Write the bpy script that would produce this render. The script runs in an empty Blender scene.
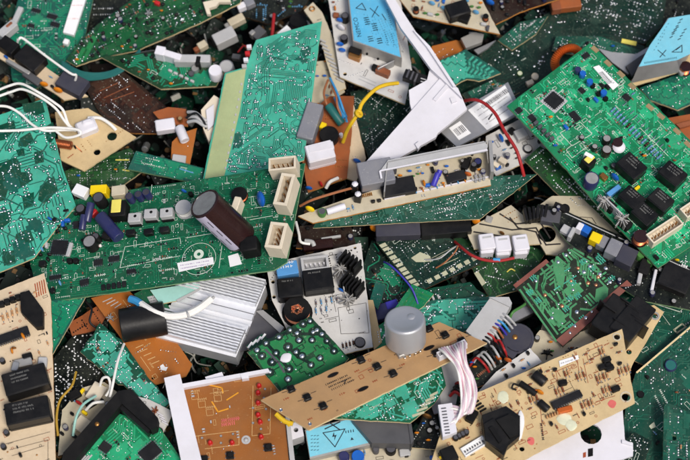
import bpy, math, random
from mathutils import Vector, Matrix
from mathutils.geometry import tessellate_polygon
R = math.radians
random.seed(11)
S = bpy.context.scene
COL = S.collection
MM = 0.001

# ------------------------------------------------------------------ camera geometry
ELEV, DIST = R(62), 1.7
CF = Vector((0, math.cos(ELEV), -math.sin(ELEV)))
CU = Vector((0, math.sin(ELEV), math.cos(ELEV)))
CR = Vector((1, 0, 0))
CP = -CF * DIST * 1000            # millimetres

def ray(px, py):
    return (CF * (DIST * 1000) + CR * (px - 345) - CU * (py - 230)).normalized()

def unproj(px, py, z):
    d = ray(px, py)
    return CP + d * ((z - CP.z) / d.z)

# ------------------------------------------------------------------ materials
MATS = {}
def mat(name, col=(.5, .5, .5), rough=.5, metal=0., spec=.3, var=.12, vscale=60., dirt=0., bump=0., bscale=400., coat=0., trans=0., dust=(.20, .18, .15), streak=None, speck=0.):
    if name in MATS:
        return MATS[name]
    m = bpy.data.materials.new(name); m.use_nodes = True
    nt = m.node_tree; N = nt.nodes; Lk = nt.links
    b = N['Principled BSDF']
    b.inputs['Metallic'].default_value = metal
    b.inputs['Specular IOR Level'].default_value = spec
    if coat: b.inputs['Coat Weight'].default_value = coat; b.inputs['Coat Roughness'].default_value = .25
    if trans: b.inputs['Transmission Weight'].default_value = trans
    tc = N.new('ShaderNodeTexCoord'); oi = N.new('ShaderNodeObjectInfo')
    add = N.new('ShaderNodeVectorMath'); add.operation = 'ADD'
    mul = N.new('ShaderNodeVectorMath'); mul.operation = 'SCALE'
    comb = N.new('ShaderNodeCombineXYZ')
    for i in range(3): Lk.new(oi.outputs['Random'], comb.inputs[i])
    Lk.new(comb.outputs[0], mul.inputs[0]); mul.inputs['Scale'].default_value = 3.7
    Lk.new(tc.outputs['Object'], add.inputs[0]); Lk.new(mul.outputs[0], add.inputs[1])
    nz = N.new('ShaderNodeTexNoise'); nz.inputs['Scale'].default_value = vscale; nz.inputs['Detail'].default_value = 6; nz.inputs['Roughness'].default_value = .65
    Lk.new(add.outputs[0], nz.inputs['Vector'])
    mr = N.new('ShaderNodeMapRange'); mr.inputs[1].default_value = .25; mr.inputs[2].default_value = .75
    mr.inputs[3].default_value = 1 - var; mr.inputs[4].default_value = 1 + var
    Lk.new(nz.outputs['Fac'], mr.inputs[0])
    cm = N.new('ShaderNodeVectorMath'); cm.operation = 'SCALE'; cm.inputs[0].default_value = col
    Lk.new(mr.outputs[0], cm.inputs['Scale'])
    out = cm.outputs[0]
    if dirt:
        n2 = N.new('ShaderNodeTexNoise'); n2.inputs['Scale'].default_value = 34; n2.inputs['Detail'].default_value = 8; n2.inputs['Roughness'].default_value = .75
        Lk.new(add.outputs[0], n2.inputs['Vector'])
        m2 = N.new('ShaderNodeMapRange'); m2.inputs[1].default_value = .42; m2.inputs[2].default_value = .8; m2.inputs[3].default_value = 0; m2.inputs[4].default_value = dirt
        Lk.new(n2.outputs['Fac'], m2.inputs[0])
        mx = N.new('ShaderNodeMix'); mx.data_type = 'RGBA'
        Lk.new(m2.outputs[0], mx.inputs['Factor']); Lk.new(out, mx.inputs['A']); mx.inputs['B'].default_value = (*dust, 1)
        out = mx.outputs['Result']
        m3 = N.new('ShaderNodeMapRange'); m3.inputs[1].default_value = .3; m3.inputs[2].default_value = .75; m3.inputs[3].default_value = rough * .8; m3.inputs[4].default_value = min(1, rough * 1.35)
        Lk.new(n2.outputs['Fac'], m3.inputs[0]); Lk.new(m3.outputs[0], b.inputs['Roughness'])
    else:
        b.inputs['Roughness'].default_value = rough
    if speck:
        n4 = N.new('ShaderNodeTexNoise'); n4.inputs['Scale'].default_value = 520; n4.inputs['Detail'].default_value = 2
        Lk.new(add.outputs[0], n4.inputs['Vector'])
        m4 = N.new('ShaderNodeMapRange'); m4.inputs[1].default_value = .64; m4.inputs[2].default_value = .74; m4.inputs[3].default_value = 0; m4.inputs[4].default_value = speck
        Lk.new(n4.outputs['Fac'], m4.inputs[0]); x4 = N.new('ShaderNodeMix'); x4.data_type = 'RGBA'
        Lk.new(m4.outputs[0], x4.inputs['Factor']); Lk.new(out, x4.inputs['A']); x4.inputs['B'].default_value = (dust[0] * 1.8, dust[1] * 1.8, dust[2] * 1.7, 1)
        out = x4.outputs['Result']
    Lk.new(out, b.inputs['Base Color'])
    if bump:
        n3 = N.new('ShaderNodeTexNoise'); n3.inputs['Scale'].default_value = bscale; n3.inputs['Detail'].default_value = 3
        vec = add.outputs[0]
        if streak:
            mp = N.new('ShaderNodeMapping'); mp.inputs['Scale'].default_value = streak
            Lk.new(vec, mp.inputs['Vector']); vec = mp.outputs[0]
        Lk.new(vec, n3.inputs['Vector'])
        bp = N.new('ShaderNodeBump'); bp.inputs['Strength'].default_value = bump; bp.inputs['Distance'].default_value = .0006
        Lk.new(n3.outputs['Fac'], bp.inputs['Height']); Lk.new(bp.outputs[0], b.inputs['Normal'])
    MATS[name] = m
    return m

def srgb(r, g, b):
    f = lambda c: (c / 255 / 12.92) if c / 255 <= .04045 else ((c / 255 + .055) / 1.055) ** 2.4
    return (f(r), f(g), f(b))

def pcb(name, r, g, b, rough=.34, dirt=.26):
    return mat(name, srgb(r, g, b), rough, spec=.26, var=.28, vscale=45, dirt=dirt, dust=(.12, .13, .1), bump=.2, bscale=700, speck=.75)

# substrates / traces
pcb('green_mask', 10, 84, 56); pcb('green_copper', 20, 108, 74)
pcb('bright_mask', 12, 116, 74); pcb('bright_copper', 36, 160, 110)
pcb('teal_mask', 20, 84, 72); pcb('teal_copper', 62, 160, 136)
pcb('sea_mask', 2, 66, 48); pcb('sea_copper', 20, 124, 90)
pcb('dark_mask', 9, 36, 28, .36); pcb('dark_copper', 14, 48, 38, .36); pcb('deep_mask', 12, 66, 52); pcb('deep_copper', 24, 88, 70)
pcb('olive_mask', 20, 56, 30, .36); pcb('olive_copper', 36, 82, 42, .36)
pcb('black_mask', 8, 14, 12, .4); pcb('brown_mask', 36, 18, 11, .38); pcb('brown_copper', 58, 30, 18, .38)
pcb('leaf_mask', 10, 58, 34); pcb('leaf_copper', 30, 112, 62); pcb('leaf_deep', 20, 80, 44)
mat('phenolic_tan', srgb(198, 174, 130), .6, var=.14, vscale=25, dirt=.45, dust=(.24, .16, .09), bump=.1, speck=.5)
mat('phenolic_cream', srgb(204, 184, 154), .6, var=.12, vscale=25, dirt=.45, dust=(.27, .19, .12), bump=.1, speck=.5)
mat('phenolic_knob', srgb(170, 134, 92), .55, var=.14, vscale=25, dirt=.45, speck=.5, dust=(.25, .16, .09), bump=.08)
mat('phenolic_led', srgb(142, 86, 36), .5, var=.2, vscale=22, dirt=.4, speck=.5, dust=(.2, .11, .05), bump=.08)
mat('phenolic_orange', srgb(166, 96, 34), .5, var=.2, vscale=22, dirt=.45, speck=.4, dust=(.2, .1, .04), bump=.08)
mat('phenolic_rust', srgb(148, 80, 40), .5, var=.25, vscale=30, dirt=.5, speck=.4, dust=(.15, .08, .04), bump=.08)
mat('white_board', srgb(198, 196, 192), .5, var=.1, dirt=.35, dust=(.3, .28, .25), speck=.5)
mat('cream_board', srgb(188, 178, 154), .55, var=.12, dirt=.4, dust=(.22, .19, .14), speck=.5)
mat('bare_glass', srgb(158, 170, 124), .5, var=.14, vscale=40, dirt=.4, speck=.4, bump=.3, bscale=200, streak=(1, 6, 1), dust=(.3, .28, .14))
mat('edge_cream', srgb(212, 190, 146), .7, var=.2, vscale=120)
mat('edge_orange', srgb(190, 128, 62), .7, var=.2, vscale=120)
mat('edge_green', srgb(120, 150, 110), .6, var=.2, vscale=120)
mat('edge_dark', srgb(70, 50, 34), .7, var=.2, vscale=120)
# component materials
mat('solder', (.78, .79, .79), .24, 1., var=.25, vscale=300)
mat('dull_solder', (.56, .57, .56), .36, 1., var=.3, vscale=300)
mat('pin_tin', (.42, .42, .41), .38, 1., var=.25, vscale=300)
mat('silk', srgb(196, 206, 192), .6, var=.08); mat('faint_print', srgb(120, 120, 116), .6, var=.3); mat('silk_black', srgb(46, 42, 40), .6, var=.1)
mat('silk_rust', srgb(150, 70, 40), .6, var=.15); mat('silk_pale', srgb(196, 158, 104), .6, var=.1)
mat('silk_yellow', srgb(206, 140, 34), .6)
mat('black_plastic', srgb(19, 19, 20), .36, spec=.22, var=.3, dirt=.3, dust=(.05, .045, .04), bump=.12)
mat('black_matte', srgb(15, 15, 16), .55, spec=.15, var=.3, dirt=.3, dust=(.04, .037, .034))
mat('chip_black', srgb(26, 26, 28), .45, spec=.2, var=.15, dirt=.15, dust=(.1, .1, .1))
mat('white_plastic', srgb(212, 210, 216), .45, var=.06, vscale=18, dirt=.3, dust=(.4, .38, .35), speck=.3)
mat('ivory_plastic', srgb(214, 202, 180), .45, var=.08, dirt=.35, speck=.4, dust=(.42, .36, .26))
mat('grey_plastic', srgb(120, 121, 128), .45, var=.1, dirt=.35, speck=.4, dust=(.28, .27, .25))
mat('pale_grey', srgb(172, 172, 172), .45, var=.1, dirt=.4, speck=.4, dust=(.3, .29, .27))
mat('dark_grey', srgb(72, 72, 78), .5, var=.1, dirt=.2)
mat('slate', srgb(52, 52, 64), .65, var=.12, dirt=.15)
mat('metal', (.42, .42, .42), .45, .8, var=.12, vscale=60, dirt=.2, dust=(.3, .29, .27), bump=.1)
mat('tin', (.42, .41, .39), .5, .6, var=.15, vscale=40, dirt=.35, dust=(.25, .23, .2), bump=.15)
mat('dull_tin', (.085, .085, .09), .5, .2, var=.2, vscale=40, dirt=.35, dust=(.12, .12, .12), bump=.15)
mat('alu', (.8, .81, .84), .42, .5, spec=.4, var=.08, vscale=40, dirt=.2, dust=(.4, .4, .42), bump=.4, bscale=220, streak=(.12, 3, 3))
mat('knob_metal', (.5, .5, .51), .42, .6, var=.06, vscale=30, bump=.06, bscale=300, streak=(1, 1, .05))
mat('can_top', (.38, .37, .35), .5, .6, var=.2, vscale=150)
mat('copper', srgb(170, 96, 60), .35, .8, var=.25, vscale=200); mat('copper_bright', srgb(224, 150, 112), .35, .9, var=.2)
mat('brass', srgb(170, 120, 66), .35, .85, var=.15); mat('toroid_orange', srgb(196, 98, 40), .45, .4, var=.2)
mat('blue_cap', srgb(26, 92, 178), .3, coat=.4); mat('navy', srgb(34, 38, 84), .35, coat=.3, dirt=.15)
mat('sky_blue', srgb(82, 142, 196), .4); mat('blue_violet', srgb(60, 56, 160), .35)
mat('cap_brown', srgb(40, 20, 20), .25, coat=.3, dirt=.12, dust=(.05, .03, .025)); mat('cap_stripe', srgb(172, 166, 184), .4)
mat('red_led', srgb(176, 24, 26), .25, coat=.4); mat('red_plastic', srgb(178, 36, 40), .4)
mat('yellow_plastic', srgb(230, 196, 20), .4); mat('yellow_tape', srgb(220, 206, 96), .5)
mat('orange_cap', srgb(206, 122, 24), .4, coat=.3); mat('resistor_tan', srgb(196, 150, 104), .5); mat('resistor_blue', srgb(92, 150, 190), .45)
mat('resistor_brown', srgb(132, 76, 48), .5, var=.3); mat('green_part', srgb(70, 120, 60), .45)
mat('label_blue', srgb(84, 170, 208), .42, var=.1, dirt=.35, dust=(.2, .38, .45), speck=.3, bump=.15, bscale=60); mat('label_ink', srgb(30, 36, 48), .6)
mat('label_cyan', srgb(116, 190, 210), .45, var=.1, dirt=.35, dust=(.26, .44, .46), speck=.3, bump=.15, bscale=60)
mat('paper', srgb(226, 226, 226), .65, var=.05, dirt=.12, dust=(.5, .5, .47)); mat('ink', srgb(44, 42, 50), .6); mat('ink_violet', srgb(120, 76, 150), .6); mat('ink_red', srgb(196, 96, 90), .6, var=.2)
mat('white_wire', srgb(224, 222, 216), .4, dirt=.15, dust=(.5, .46, .4)); mat('yellow_wire', srgb(208, 170, 26), .45, dirt=.3, dust=(.3, .2, .05)); mat('red_wire', srgb(158, 34, 36), .45, dirt=.3, dust=(.12, .06, .05)); mat('pink_wire', srgb(206, 184, 194), .45, dirt=.2)
mat('teal_wire', srgb(34, 96, 92), .4); mat('blue_wire', srgb(60, 140, 190), .4); mat('ochre_wire', srgb(176, 140, 50), .5); mat('black_wire', srgb(24, 24, 26), .4); mat('brown_wire', srgb(150, 94, 60), .45)
mat('rust_trace', srgb(124, 72, 62), .5, var=.25, dirt=.25); mat('mint_sticker', srgb(206, 208, 180), .6, var=.2, dirt=.3); mat('ribbon_stripe', srgb(196, 130, 144), .5)
mat('ground_dark', srgb(40, 38, 34), .9, var=.3); mat('scrap_dark', srgb(18, 30, 25), .6, var=.5, vscale=14); mat('scrap_brown', srgb(22, 16, 13), .65, var=.5, vscale=14); mat('scrap_grey', srgb(36, 36, 36), .6, var=.5, vscale=14)  # dark, brown and grey scrap near black: shade of deep gaps put into colour
mat('bare_pad', srgb(176, 176, 148), .5, var=.12, dirt=.2); mat('gold_finger', srgb(176, 150, 110), .4, .5, var=.2)
mat('teal_light', srgb(150, 196, 186), .4, dirt=.15)
# ------------------------------------------------------------------ mesh building
class MB:
    def __init__(s): s.v = []; s.f = []; s.mi = []
    def add(s, vs, fs, mi=0):
        o = len(s.v); s.v += [tuple(v) for v in vs]
        for f in fs: s.f.append(tuple(i + o for i in f)); s.mi.append(mi)
    def box(s, x0, y0, z0, x1, y1, z1, bev=0., mi=0, M=None):
        w, d, h = (x1 - x0), (y1 - y0), (z1 - z0); b = min(bev, w * .45, d * .45, h * .45)
        cx, cy = (x0 + x1) / 2, (y0 + y1) / 2
        def ring(i, z): 
            a, c = w / 2 - i, d / 2 - i; k = b
            return [(cx - a + k, cy - c, z), (cx + a - k, cy - c, z), (cx + a, cy - c + k, z), (cx + a, cy + c - k, z), (cx + a - k, cy + c, z), (cx - a + k, cy + c, z), (cx - a, cy + c - k, z), (cx - a, cy - c + k, z)]
        if b <= 0:
            vs = [(x0, y0, z0), (x1, y0, z0), (x1, y1, z0), (x0, y1, z0), (x0, y0, z1), (x1, y0, z1), (x1, y1, z1), (x0, y1, z1)]
            fs = [(3, 2, 1, 0), (4, 5, 6, 7), (0, 1, 5, 4), (1, 2, 6, 5), (2, 3, 7, 6), (3, 0, 4, 7)]
        else:
            k2 = b * .9
            def ring2(z):
                a, c = w / 2 - b, d / 2 - b; e = b * .4
                return [(cx - a + e, cy - c, z), (cx + a - e, cy - c, z), (cx + a, cy - c + e, z), (cx + a, cy + c - e, z), (cx + a - e, cy + c, z), (cx - a + e, cy + c, z), (cx - a, cy + c - e, z), (cx - a, cy - c + e, z)]
            vs = ring(0, z0) + ring(0, z1 - b) + ring2(z1)
            fs = [tuple(range(7, -1, -1)), tuple(range(16, 24))]
            for r0 in (0, 8):
                for i in range(8): j = (i + 1) % 8; fs.append((r0 + i, r0 + j, r0 + 8 + j, r0 + 8 + i))
        if M is not None: vs = [M @ Vector(v) for v in vs]
        s.add(vs, fs, mi)
    def lathe(s, prof, n=20, mi=0, M=None, cap=True, sx=1., sy=1.):
        vs = []; fs = []
        for (r, z) in prof:
            for i in range(n):
                a = 2 * math.pi * i / n; vs.append(Vector((r * math.cos(a) * sx, r * math.sin(a) * sy, z)))
        for k in range(len(prof) - 1):
            for i in range(n):
                j = (i + 1) % n; fs.append((k * n + i, k * n + j, (k + 1) * n + j, (k + 1) * n + i))
        if cap:
            fs.append(tuple(range(n - 1, -1, -1))); fs.append(tuple((len(prof) - 1) * n + i for i in range(n)))
        if M is not None: vs = [M @ v for v in vs]
        s.add(vs, fs, mi)
    def sheet(s, pts, z, mi=0):
        s.add([(p[0], p[1], z) for p in pts], [tuple(range(len(pts)))], mi)
    def line(s, a, b, w, z, mi=0):
        dx, dy = b[0] - a[0], b[1] - a[1]; l = math.hypot(dx, dy) or 1; nx, ny = -dy / l * w / 2, dx / l * w / 2
        ex, ey = dx / l * w * .4, dy / l * w * .4
        s.sheet([(a[0] - ex - nx, a[1] - ey - ny), (b[0] + ex - nx, b[1] + ey - ny), (b[0] + ex + nx, b[1] + ey + ny), (a[0] - ex + nx, a[1] - ey + ny)], z, mi)
    def disc(s, x, y, r, z, n=10, mi=0, r0=0.):
        c = [(x + r * math.cos(6.2832 * i / n), y + r * math.sin(6.2832 * i / n)) for i in range(n)]
        if r0 <= 0: s.sheet(c, z, mi)
        else:
            k = [(x + r0 * math.cos(6.2832 * i / n), y + r0 * math.sin(6.2832 * i / n)) for i in range(n)]
            for i in range(n): j = (i + 1) % n; s.sheet([c[i], c[j], k[j], k[i]], z, mi)
    def dome(s, x, y, r, h, z=0, n=8, mi=0):
        pr = [(r, 0), (r * .8, h * .55), (r * .4, h * .9)]
        s.lathe(pr, n, mi, Matrix.Translation((x, y, z)))
    def tube(s, pts, r, n=8, mi=0):
        pts = [Vector(p) for p in pts]; vs = []; fs = []
        up = Vector((.13, .21, .97)); m = len(pts); pb = None
        for k, p in enumerate(pts):
            t = (pts[min(k + 1, m - 1)] - pts[max(k - 1, 0)]).normalized()
            a = t.cross(up) if pb is None else pb - t * pb.dot(t)
            if a.length < 1e-6: a = t.cross(Vector((1, 0, 0)))
            a.normalize(); pb = a; b = t.cross(a)
            for i in range(n): q = 6.28318 * i / n; vs.append(p + (a * math.cos(q) + b * math.sin(q)) * r)
        for k in range(m - 1):
            for i in range(n): j = (i + 1) % n; fs.append((k * n + i, k * n + j, (k + 1) * n + j, (k + 1) * n + i))
        fs.append(tuple(range(n - 1, -1, -1))); fs.append(tuple((m - 1) * n + i for i in range(n)))
        s.add(vs, fs, mi)
    def torus(s, R0, r, n=32, m=10, M=None, mi=0, wob=0.):
        vs = []; fs = []
        for i in range(n):
            a = 6.28318 * i / n; rr = r * (1 + (wob if i % 2 else -wob))
            for j in range(m):
                b = 6.28318 * j / m; vs.append(Vector(((R0 + rr * math.cos(b)) * math.cos(a), (R0 + rr * math.cos(b)) * math.sin(a), rr * math.sin(b))))
        for i in range(n):
            for j in range(m): fs.append((i * m + j, ((i + 1) % n) * m + j, ((i + 1) % n) * m + (j + 1) % m, i * m + (j + 1) % m))
        if M is not None: vs = [M @ v for v in vs]
        s.add(vs, fs, mi)
    def mesh(s, name, mats, flat=False):
        me = bpy.data.meshes.new(name)
        me.from_pydata([(v[0] * MM, v[1] * MM, v[2] * MM) for v in s.v], [], s.f)
        for m in mats: me.materials.append(MATS[m])
        me.polygons.foreach_set('material_index', s.mi)
        if not flat:
            me.polygons.foreach_set('use_smooth', [True] * len(s.f)); me.set_sharp_from_angle(angle=R(38))
        me.update()
        return me

def link(name, me, parent=None, loc=(0, 0, 0), rz=0., M=None, kind=None):
    o = bpy.data.objects.new(name, me); COL.objects.link(o)
    if parent is not None: o.parent = parent
    if M is not None: o.matrix_local = M
    else: o.location = [c * MM for c in loc]; o.rotation_euler = (0, 0, rz)
    if kind: o['kind'] = kind
    return o
CACHE = {}
def cached(key, fn):
    if key not in CACHE: CACHE[key] = fn()
    return CACHE[key]

def inside(poly, x, y):
    c = False; n = len(poly); j = n - 1
    for i in range(n):
        xi, yi = poly[i]; xj, yj = poly[j]
        if (yi > y) != (yj > y) and x < (xj - xi) * (y - yi) / (yj - yi) + xi: c = not c
        j = i
    return c
def edge_dist(poly, x, y):
    m = 1e9; n = len(poly)
    for i in range(n):
        ax, ay = poly[i]; bx, by = poly[(i + 1) % n]; dx, dy = bx - ax, by - ay
        t = max(0, min(1, ((x - ax) * dx + (y - ay) * dy) / (dx * dx + dy * dy + 1e-9)))
        m = min(m, math.hypot(x - ax - t * dx, y - ay - t * dy))
    return m
def text_mesh(txt, size):
    cu = bpy.data.curves.new('txt', 'FONT'); cu.body = txt; cu.size = size * MM; cu.align_x = 'CENTER'; cu.align_y = 'CENTER'
    cu.space_character = 1.08
    o = bpy.data.objects.new('txt', cu); COL.objects.link(o)
    dg = bpy.context.evaluated_depsgraph_get(); me = bpy.data.meshes.new_from_object(o.evaluated_get(dg))
    bpy.data.objects.remove(o); return me

def catmull(pts, k=8):
    out = []; P = [Vector(p) for p in pts]
    for i in range(len(P) - 1):
        a = P[max(i - 1, 0)]; b = P[i]; c = P[i + 1]; d = P[min(i + 2, len(P) - 1)]
        for j in range(k):
            t = j / k; out.append(.5 * ((2 * b) + (c - a) * t + (2 * a - 5 * b + 4 * c - d) * t * t + (3 * b - a - 3 * c + d) * t ** 3))
    out.append(P[-1]); return out

def tag(o, label, cat, group=None):
    o['label'] = label; o['category'] = cat
    if group: o['group'] = group

def wire(label, pts, r, m, cat='wire', name='wire', group='loose wires in the pile'):
    n_ = len(pts) - 1; W3 = [unproj(x + (random.gauss(0, .7) if 0 < i < n_ else 0), y + (random.gauss(0, .7) if 0 < i < n_ else 0), z) for i, (x, y, z) in enumerate(pts)]; base = W3[0].copy()
    mb = MB(); mb.tube(catmull([p - base for p in W3]), r)
    o = link(name, mb.mesh(name, [m]), None, base); tag(o, label, cat, group); return o

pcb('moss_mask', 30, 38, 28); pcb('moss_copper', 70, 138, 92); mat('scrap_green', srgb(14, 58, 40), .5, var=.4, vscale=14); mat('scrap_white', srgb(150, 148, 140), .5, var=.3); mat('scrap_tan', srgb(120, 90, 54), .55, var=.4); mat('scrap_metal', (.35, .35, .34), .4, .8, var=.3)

pcb('dusty_copper', 44, 92, 78)
class Frame:
    """a thing with its own plane: an Empty at its base, parts placed in plane coordinates (mm)"""
    def __init__(s, name, label, cat, at, z, g=(0, 0), axis=((0, 0), (1, 0)), group=None):
        s.n = Vector((-g[0], -g[1], 1)).normalized(); s.C = unproj(at[0], at[1], z); s.occ = []
        a = s._hit(*axis[0], 0); b = s._hit(*axis[1], 0)
        s.X = (b - a).normalized(); s.Y = s.n.cross(s.X)
        M = Matrix((s.X, s.Y, s.n)).transposed().to_4x4(); M.translation = s.C * MM
        o = bpy.data.objects.new(name, None); COL.objects.link(o); o.empty_display_size = .02; o.matrix_world = M
        s.root = o; tag(o, label, cat, group)
    def _hit(s, px, py, h):
        d = ray(px, py); c = s.C + s.n * h
        return CP + d * ((c - CP).dot(s.n) / d.dot(s.n))
    def P(s, px, py, h=0):
        q = s._hit(px, py, h) - s.C
        return Vector((q.dot(s.X), q.dot(s.Y), h))
    def W(s, px, py, h=0):            # world z of a point on the plane
        return s._hit(px, py, h).z
    def A(s, px, py, deg):            # image angle -> plane angle
        a = R(deg); p = s.P(px, py); q = s.P(px + 4 * math.cos(a), py + 4 * math.sin(a)); d = q - p
        return math.atan2(d.y, d.x)
    def put(s, name, me, px, py, h=0, a=None, top=0., parent=None, z=None, r=0):
        p = s.P(px, py, top or h); ang = (s.A(px, py, a) + random.gauss(0, .03)) if a is not None else 0.
        if r: s.occ.append((p.x, p.y, r))
        return link(name, me, parent or s.root, (p.x, p.y, h if z is None else z), ang)
    # ---- components -------------------------------------------------
    def box(s, name, px, py, w, d, h, m, a=0, h0=0, bev=.6, sub=None):
        def mk():
            b = MB(); b.box(-w / 2, -d / 2, 0, w / 2, d / 2, h, bev); return b.mesh(name, [m])
        return s.put(name, cached(('box', name, w, d, h, m, bev), mk), px, py, h0, a, h0 + h, r=max(w, d) * .6)
    def mark(s, o, w, d, h, rows=2, m='silk', seed=0, name='marking'):
        rr = random.Random(seed); b = MB()
        for k in range(rows):
            y = d * (.32 - .16 * k); x = -w * .3
            while x < w * rr.uniform(.05, .34):
                hh = min(1.5, d * .075); b.line((x, y - hh * .45), (x + rr.uniform(-.15, .15), y + hh * .45), .32, h + .06)
                if rr.random() < .7: q = y + rr.choice((-.4, 0, .4)) * hh; b.line((x, q), (x + .6, q), .3, h + .06)
                x += 1.05 if rr.random() < .85 else 2
        if b.v: link(name, b.mesh(name, [m], True), o)
    def relay(s, px, py, w, d, h, a=0, m='black_plastic', rows=3, seed=1, name='relay', h0=0):
        o = s.box(name, px, py, w, d, h, m, a, h0, bev=1.0)
        def ml():
            q = MB(); q.box(-w / 2 + .7, -d / 2 + .7, h, w / 2 - .7, d / 2 - .7, h + .7, .4); q.box(-w * .5 - .25, -d * .5 - .25, h * .2, w * .5 + .25, d * .5 + .25, h * .26); return q.mesh('lid', [m])
        link('lid', cached(('lid', w, d, h, m), ml), o)
        if rows: s.mark(o, w, d, h + .7, rows, 'faint_print' if m.startswith('black') else 'silk_black', seed)
        return o
    def cap(s, px, py, r, h, m='black_plastic', top='can_top', name='capacitor'):
        def mk():
            b = MB(); b.lathe([(r * .9, 0), (r, .5), (r, h - 1), (r * .93, h), (r * .85, h), (r * .82, h - .4)], 20); return b.mesh(name, [m])
        o = s.put(name, cached(('cap', r, h, m), mk), px, py, 0, 0, h, r=r)
        def mt():
            b = MB(); b.disc(0, 0, r * .84, h - .3, 18)
            return b.mesh('can_top', [top])
        link('can_top', cached(('capt', r, h, top), mt), o)
        return o
    def cyl(s, name, pa, ha, pb, hb, r, m, end=None, prof=None, n=22, stripe=None):
        a = s.P(*pa, ha); b_ = s.P(*pb, hb); d = b_ - a; L = d.length
        q = d.to_track_quat('Z', 'Y').to_matrix().to_4x4(); q.translation = a * MM
        b = MB(); b.lathe(prof or [(r * .92, 0), (r, .6), (r, L - .8), (r * .94, L), (r * .86, L), (r * .84, L - .5)], n)
        o = link(name, b.mesh(name, [m]), s.root, M=q); s.occ.append((a.x, a.y, r)); s.occ.append((b_.x, b_.y, r))
        if end:
            e = MB(); e.disc(0, 0, r * .85, L - .35, n); link('can_top', e.mesh('can_top', [end]), o)
        return o
    def conn(s, px, py, w, d, h, a=0, m='ivory_plastic', pins=(5, 1), wall=1.2, pm='brass', name='connector', floor=.35):
        def mk():
            b = MB(); z = h * floor
            b.box(-w / 2, -d / 2, 0, w / 2, d / 2, z)
            b.box(-w / 2, -d / 2, z, w / 2, -d / 2 + wall, h, .25); b.box(-w / 2, d / 2 - wall, z, w / 2, d / 2, h, .25)
            b.box(-w / 2, -d / 2 + wall, z, -w / 2 + wall, d / 2 - wall, h, .25); b.box(w / 2 - wall, -d / 2 + wall, z, w / 2, d / 2 - wall, h, .25)
            return b.mesh(name, [m])
        o = s.put(name, cached(('conn', w, d, h, m), mk), px, py, 0, a, h, r=max(w, d) * .55)
        def mp():
            b = MB(); nx, ny = pins
            for i in range(nx):
                for j in range(ny):
                    x = (i + .5) / nx * (w - 2 * wall) - (w / 2 - wall); y = (j + .5) / ny * (d - 2 * wall) - (d / 2 - wall)
                    b.box(x - .55, y - .8, h * floor, x + .55, y + .8, h * .86, .2)
            return b.mesh('contact_pins', [pm])
        link('contact_pins', cached(('pins', w, d, h, pins, pm), mp), o)
        return o
    def chip(s, px, py, w, d, a=0, kind='dip', h=None, m='chip_black', n=None):
        h = h or (1.8 if kind != 'dip' else 4.)
        lift = .3 if kind != 'dip' else .8
        def mk():
            b = MB(); b.box(-w / 2, -d / 2, lift, w / 2, d / 2, h, .35); b.disc(-w / 2 + 1.3, -d / 2 + 1.3, .5, h + .03, 8); return b.mesh('chip', [m])
        o = s.put('chip', cached(('chip', w, d, h, kind, m), mk), px, py, 0, a, h, r=max(w, d) * .6)
        def mp():
            b = MB(); k = n or max(3, int(w / 2.2)); ex = 1.6 if kind != 'dip' else .9
            for i in range(k):
                x = (i + .5) / k * (w - .8) - (w - .8) / 2; pw = w / k * .22
                for sg in (-1, 1):
                    y0, y1 = (d / 2, d / 2 + ex) if sg > 0 else (-d / 2 - ex, -d / 2)
                    b.box(x - pw, y0, 0.05, x + pw, y1, h * .5)
            if kind == 'qfp':
                k = max(3, int(d / 2.2))
                for i in range(k):
                    y = (i + .5) / k * (d - .8) - (d - .8) / 2; pw = d / k * .22
                    for x0, x1 in ((w / 2, w / 2 + ex), (-w / 2 - ex, -w / 2)): b.box(x0, y - pw, .05, x1, y + pw, h * .5)
            return b.mesh('chip_pins', ['pin_tin'])
        link('chip_pins', cached(('chpins', w, d, h, kind, n), mp), o)
        return o
    def res(s, px, py, L, a=0, m='resistor_tan', r=None, h0=.3, name='resistor'):
        r = r or max(.8, L * .14)
        def mk():
            b = MB(); M = Matrix.Rotation(R(90), 4, 'Y'); bl = L * .55
            b.lathe([(r * .6, -bl / 2), (r * 1.05, -bl / 2 + r * .5), (r * .85, -bl / 4), (r * .85, bl / 4), (r * 1.05, bl / 2 - r * .5), (r * .6, bl / 2)], 10, 0, Matrix.Translation((0, 0, r + h0)) @ M)
            for k, c in enumerate((1, 2, 1)):
                x = (-.22 + k * .2) * bl; b.lathe([(r * .9, x - bl * .035), (r * .9, x + bl * .035)], 10, c, Matrix.Translation((0, 0, r + h0)) @ M)
            return b.mesh(name, [m, 'resistor_brown', 'silk_black'])
        o = s.put(name, cached(('res', L, m, r, h0), mk), px, py, 0, a, r, r=L * .5, z=0)
        def ml():
            b = MB(); z = r + h0
            for sg in (-1, 1): b.tube([(sg * L * .25, 0, z), (sg * L * .47, 0, z), (sg * L * .5, 0, 0)], .28, 5)
            return b.mesh('lead_wire', ['solder'])
        link('lead_wire', cached(('resl', L, r, h0), ml), o)
        return o
    def disc_cap(s, px, py, r, a=0, m='blue_cap', name='disc_capacitor', tilt=0):
        def mk():
            b = MB(); b.lathe([(.05, -r * .38), (r * .5, -r * .34), (r * .85, -r * .2), (r, 0), (r * .85, r * .2), (r * .5, r * .34), (.05, r * .38)], 18)
            return b.mesh(name, [m])
        ang = s.A(px, py, a); p = s.P(px, py, r + .5); s.occ.append((p.x, p.y, r))
        M = Matrix.Translation((p.x * MM, p.y * MM, (r + .6) * MM)) @ Matrix.Rotation(ang, 4, 'Z') @ Matrix.Rotation(R(90 - tilt), 4, 'X')
        return link(name, cached(('disc', r, m), mk), s.root, M=M)
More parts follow.
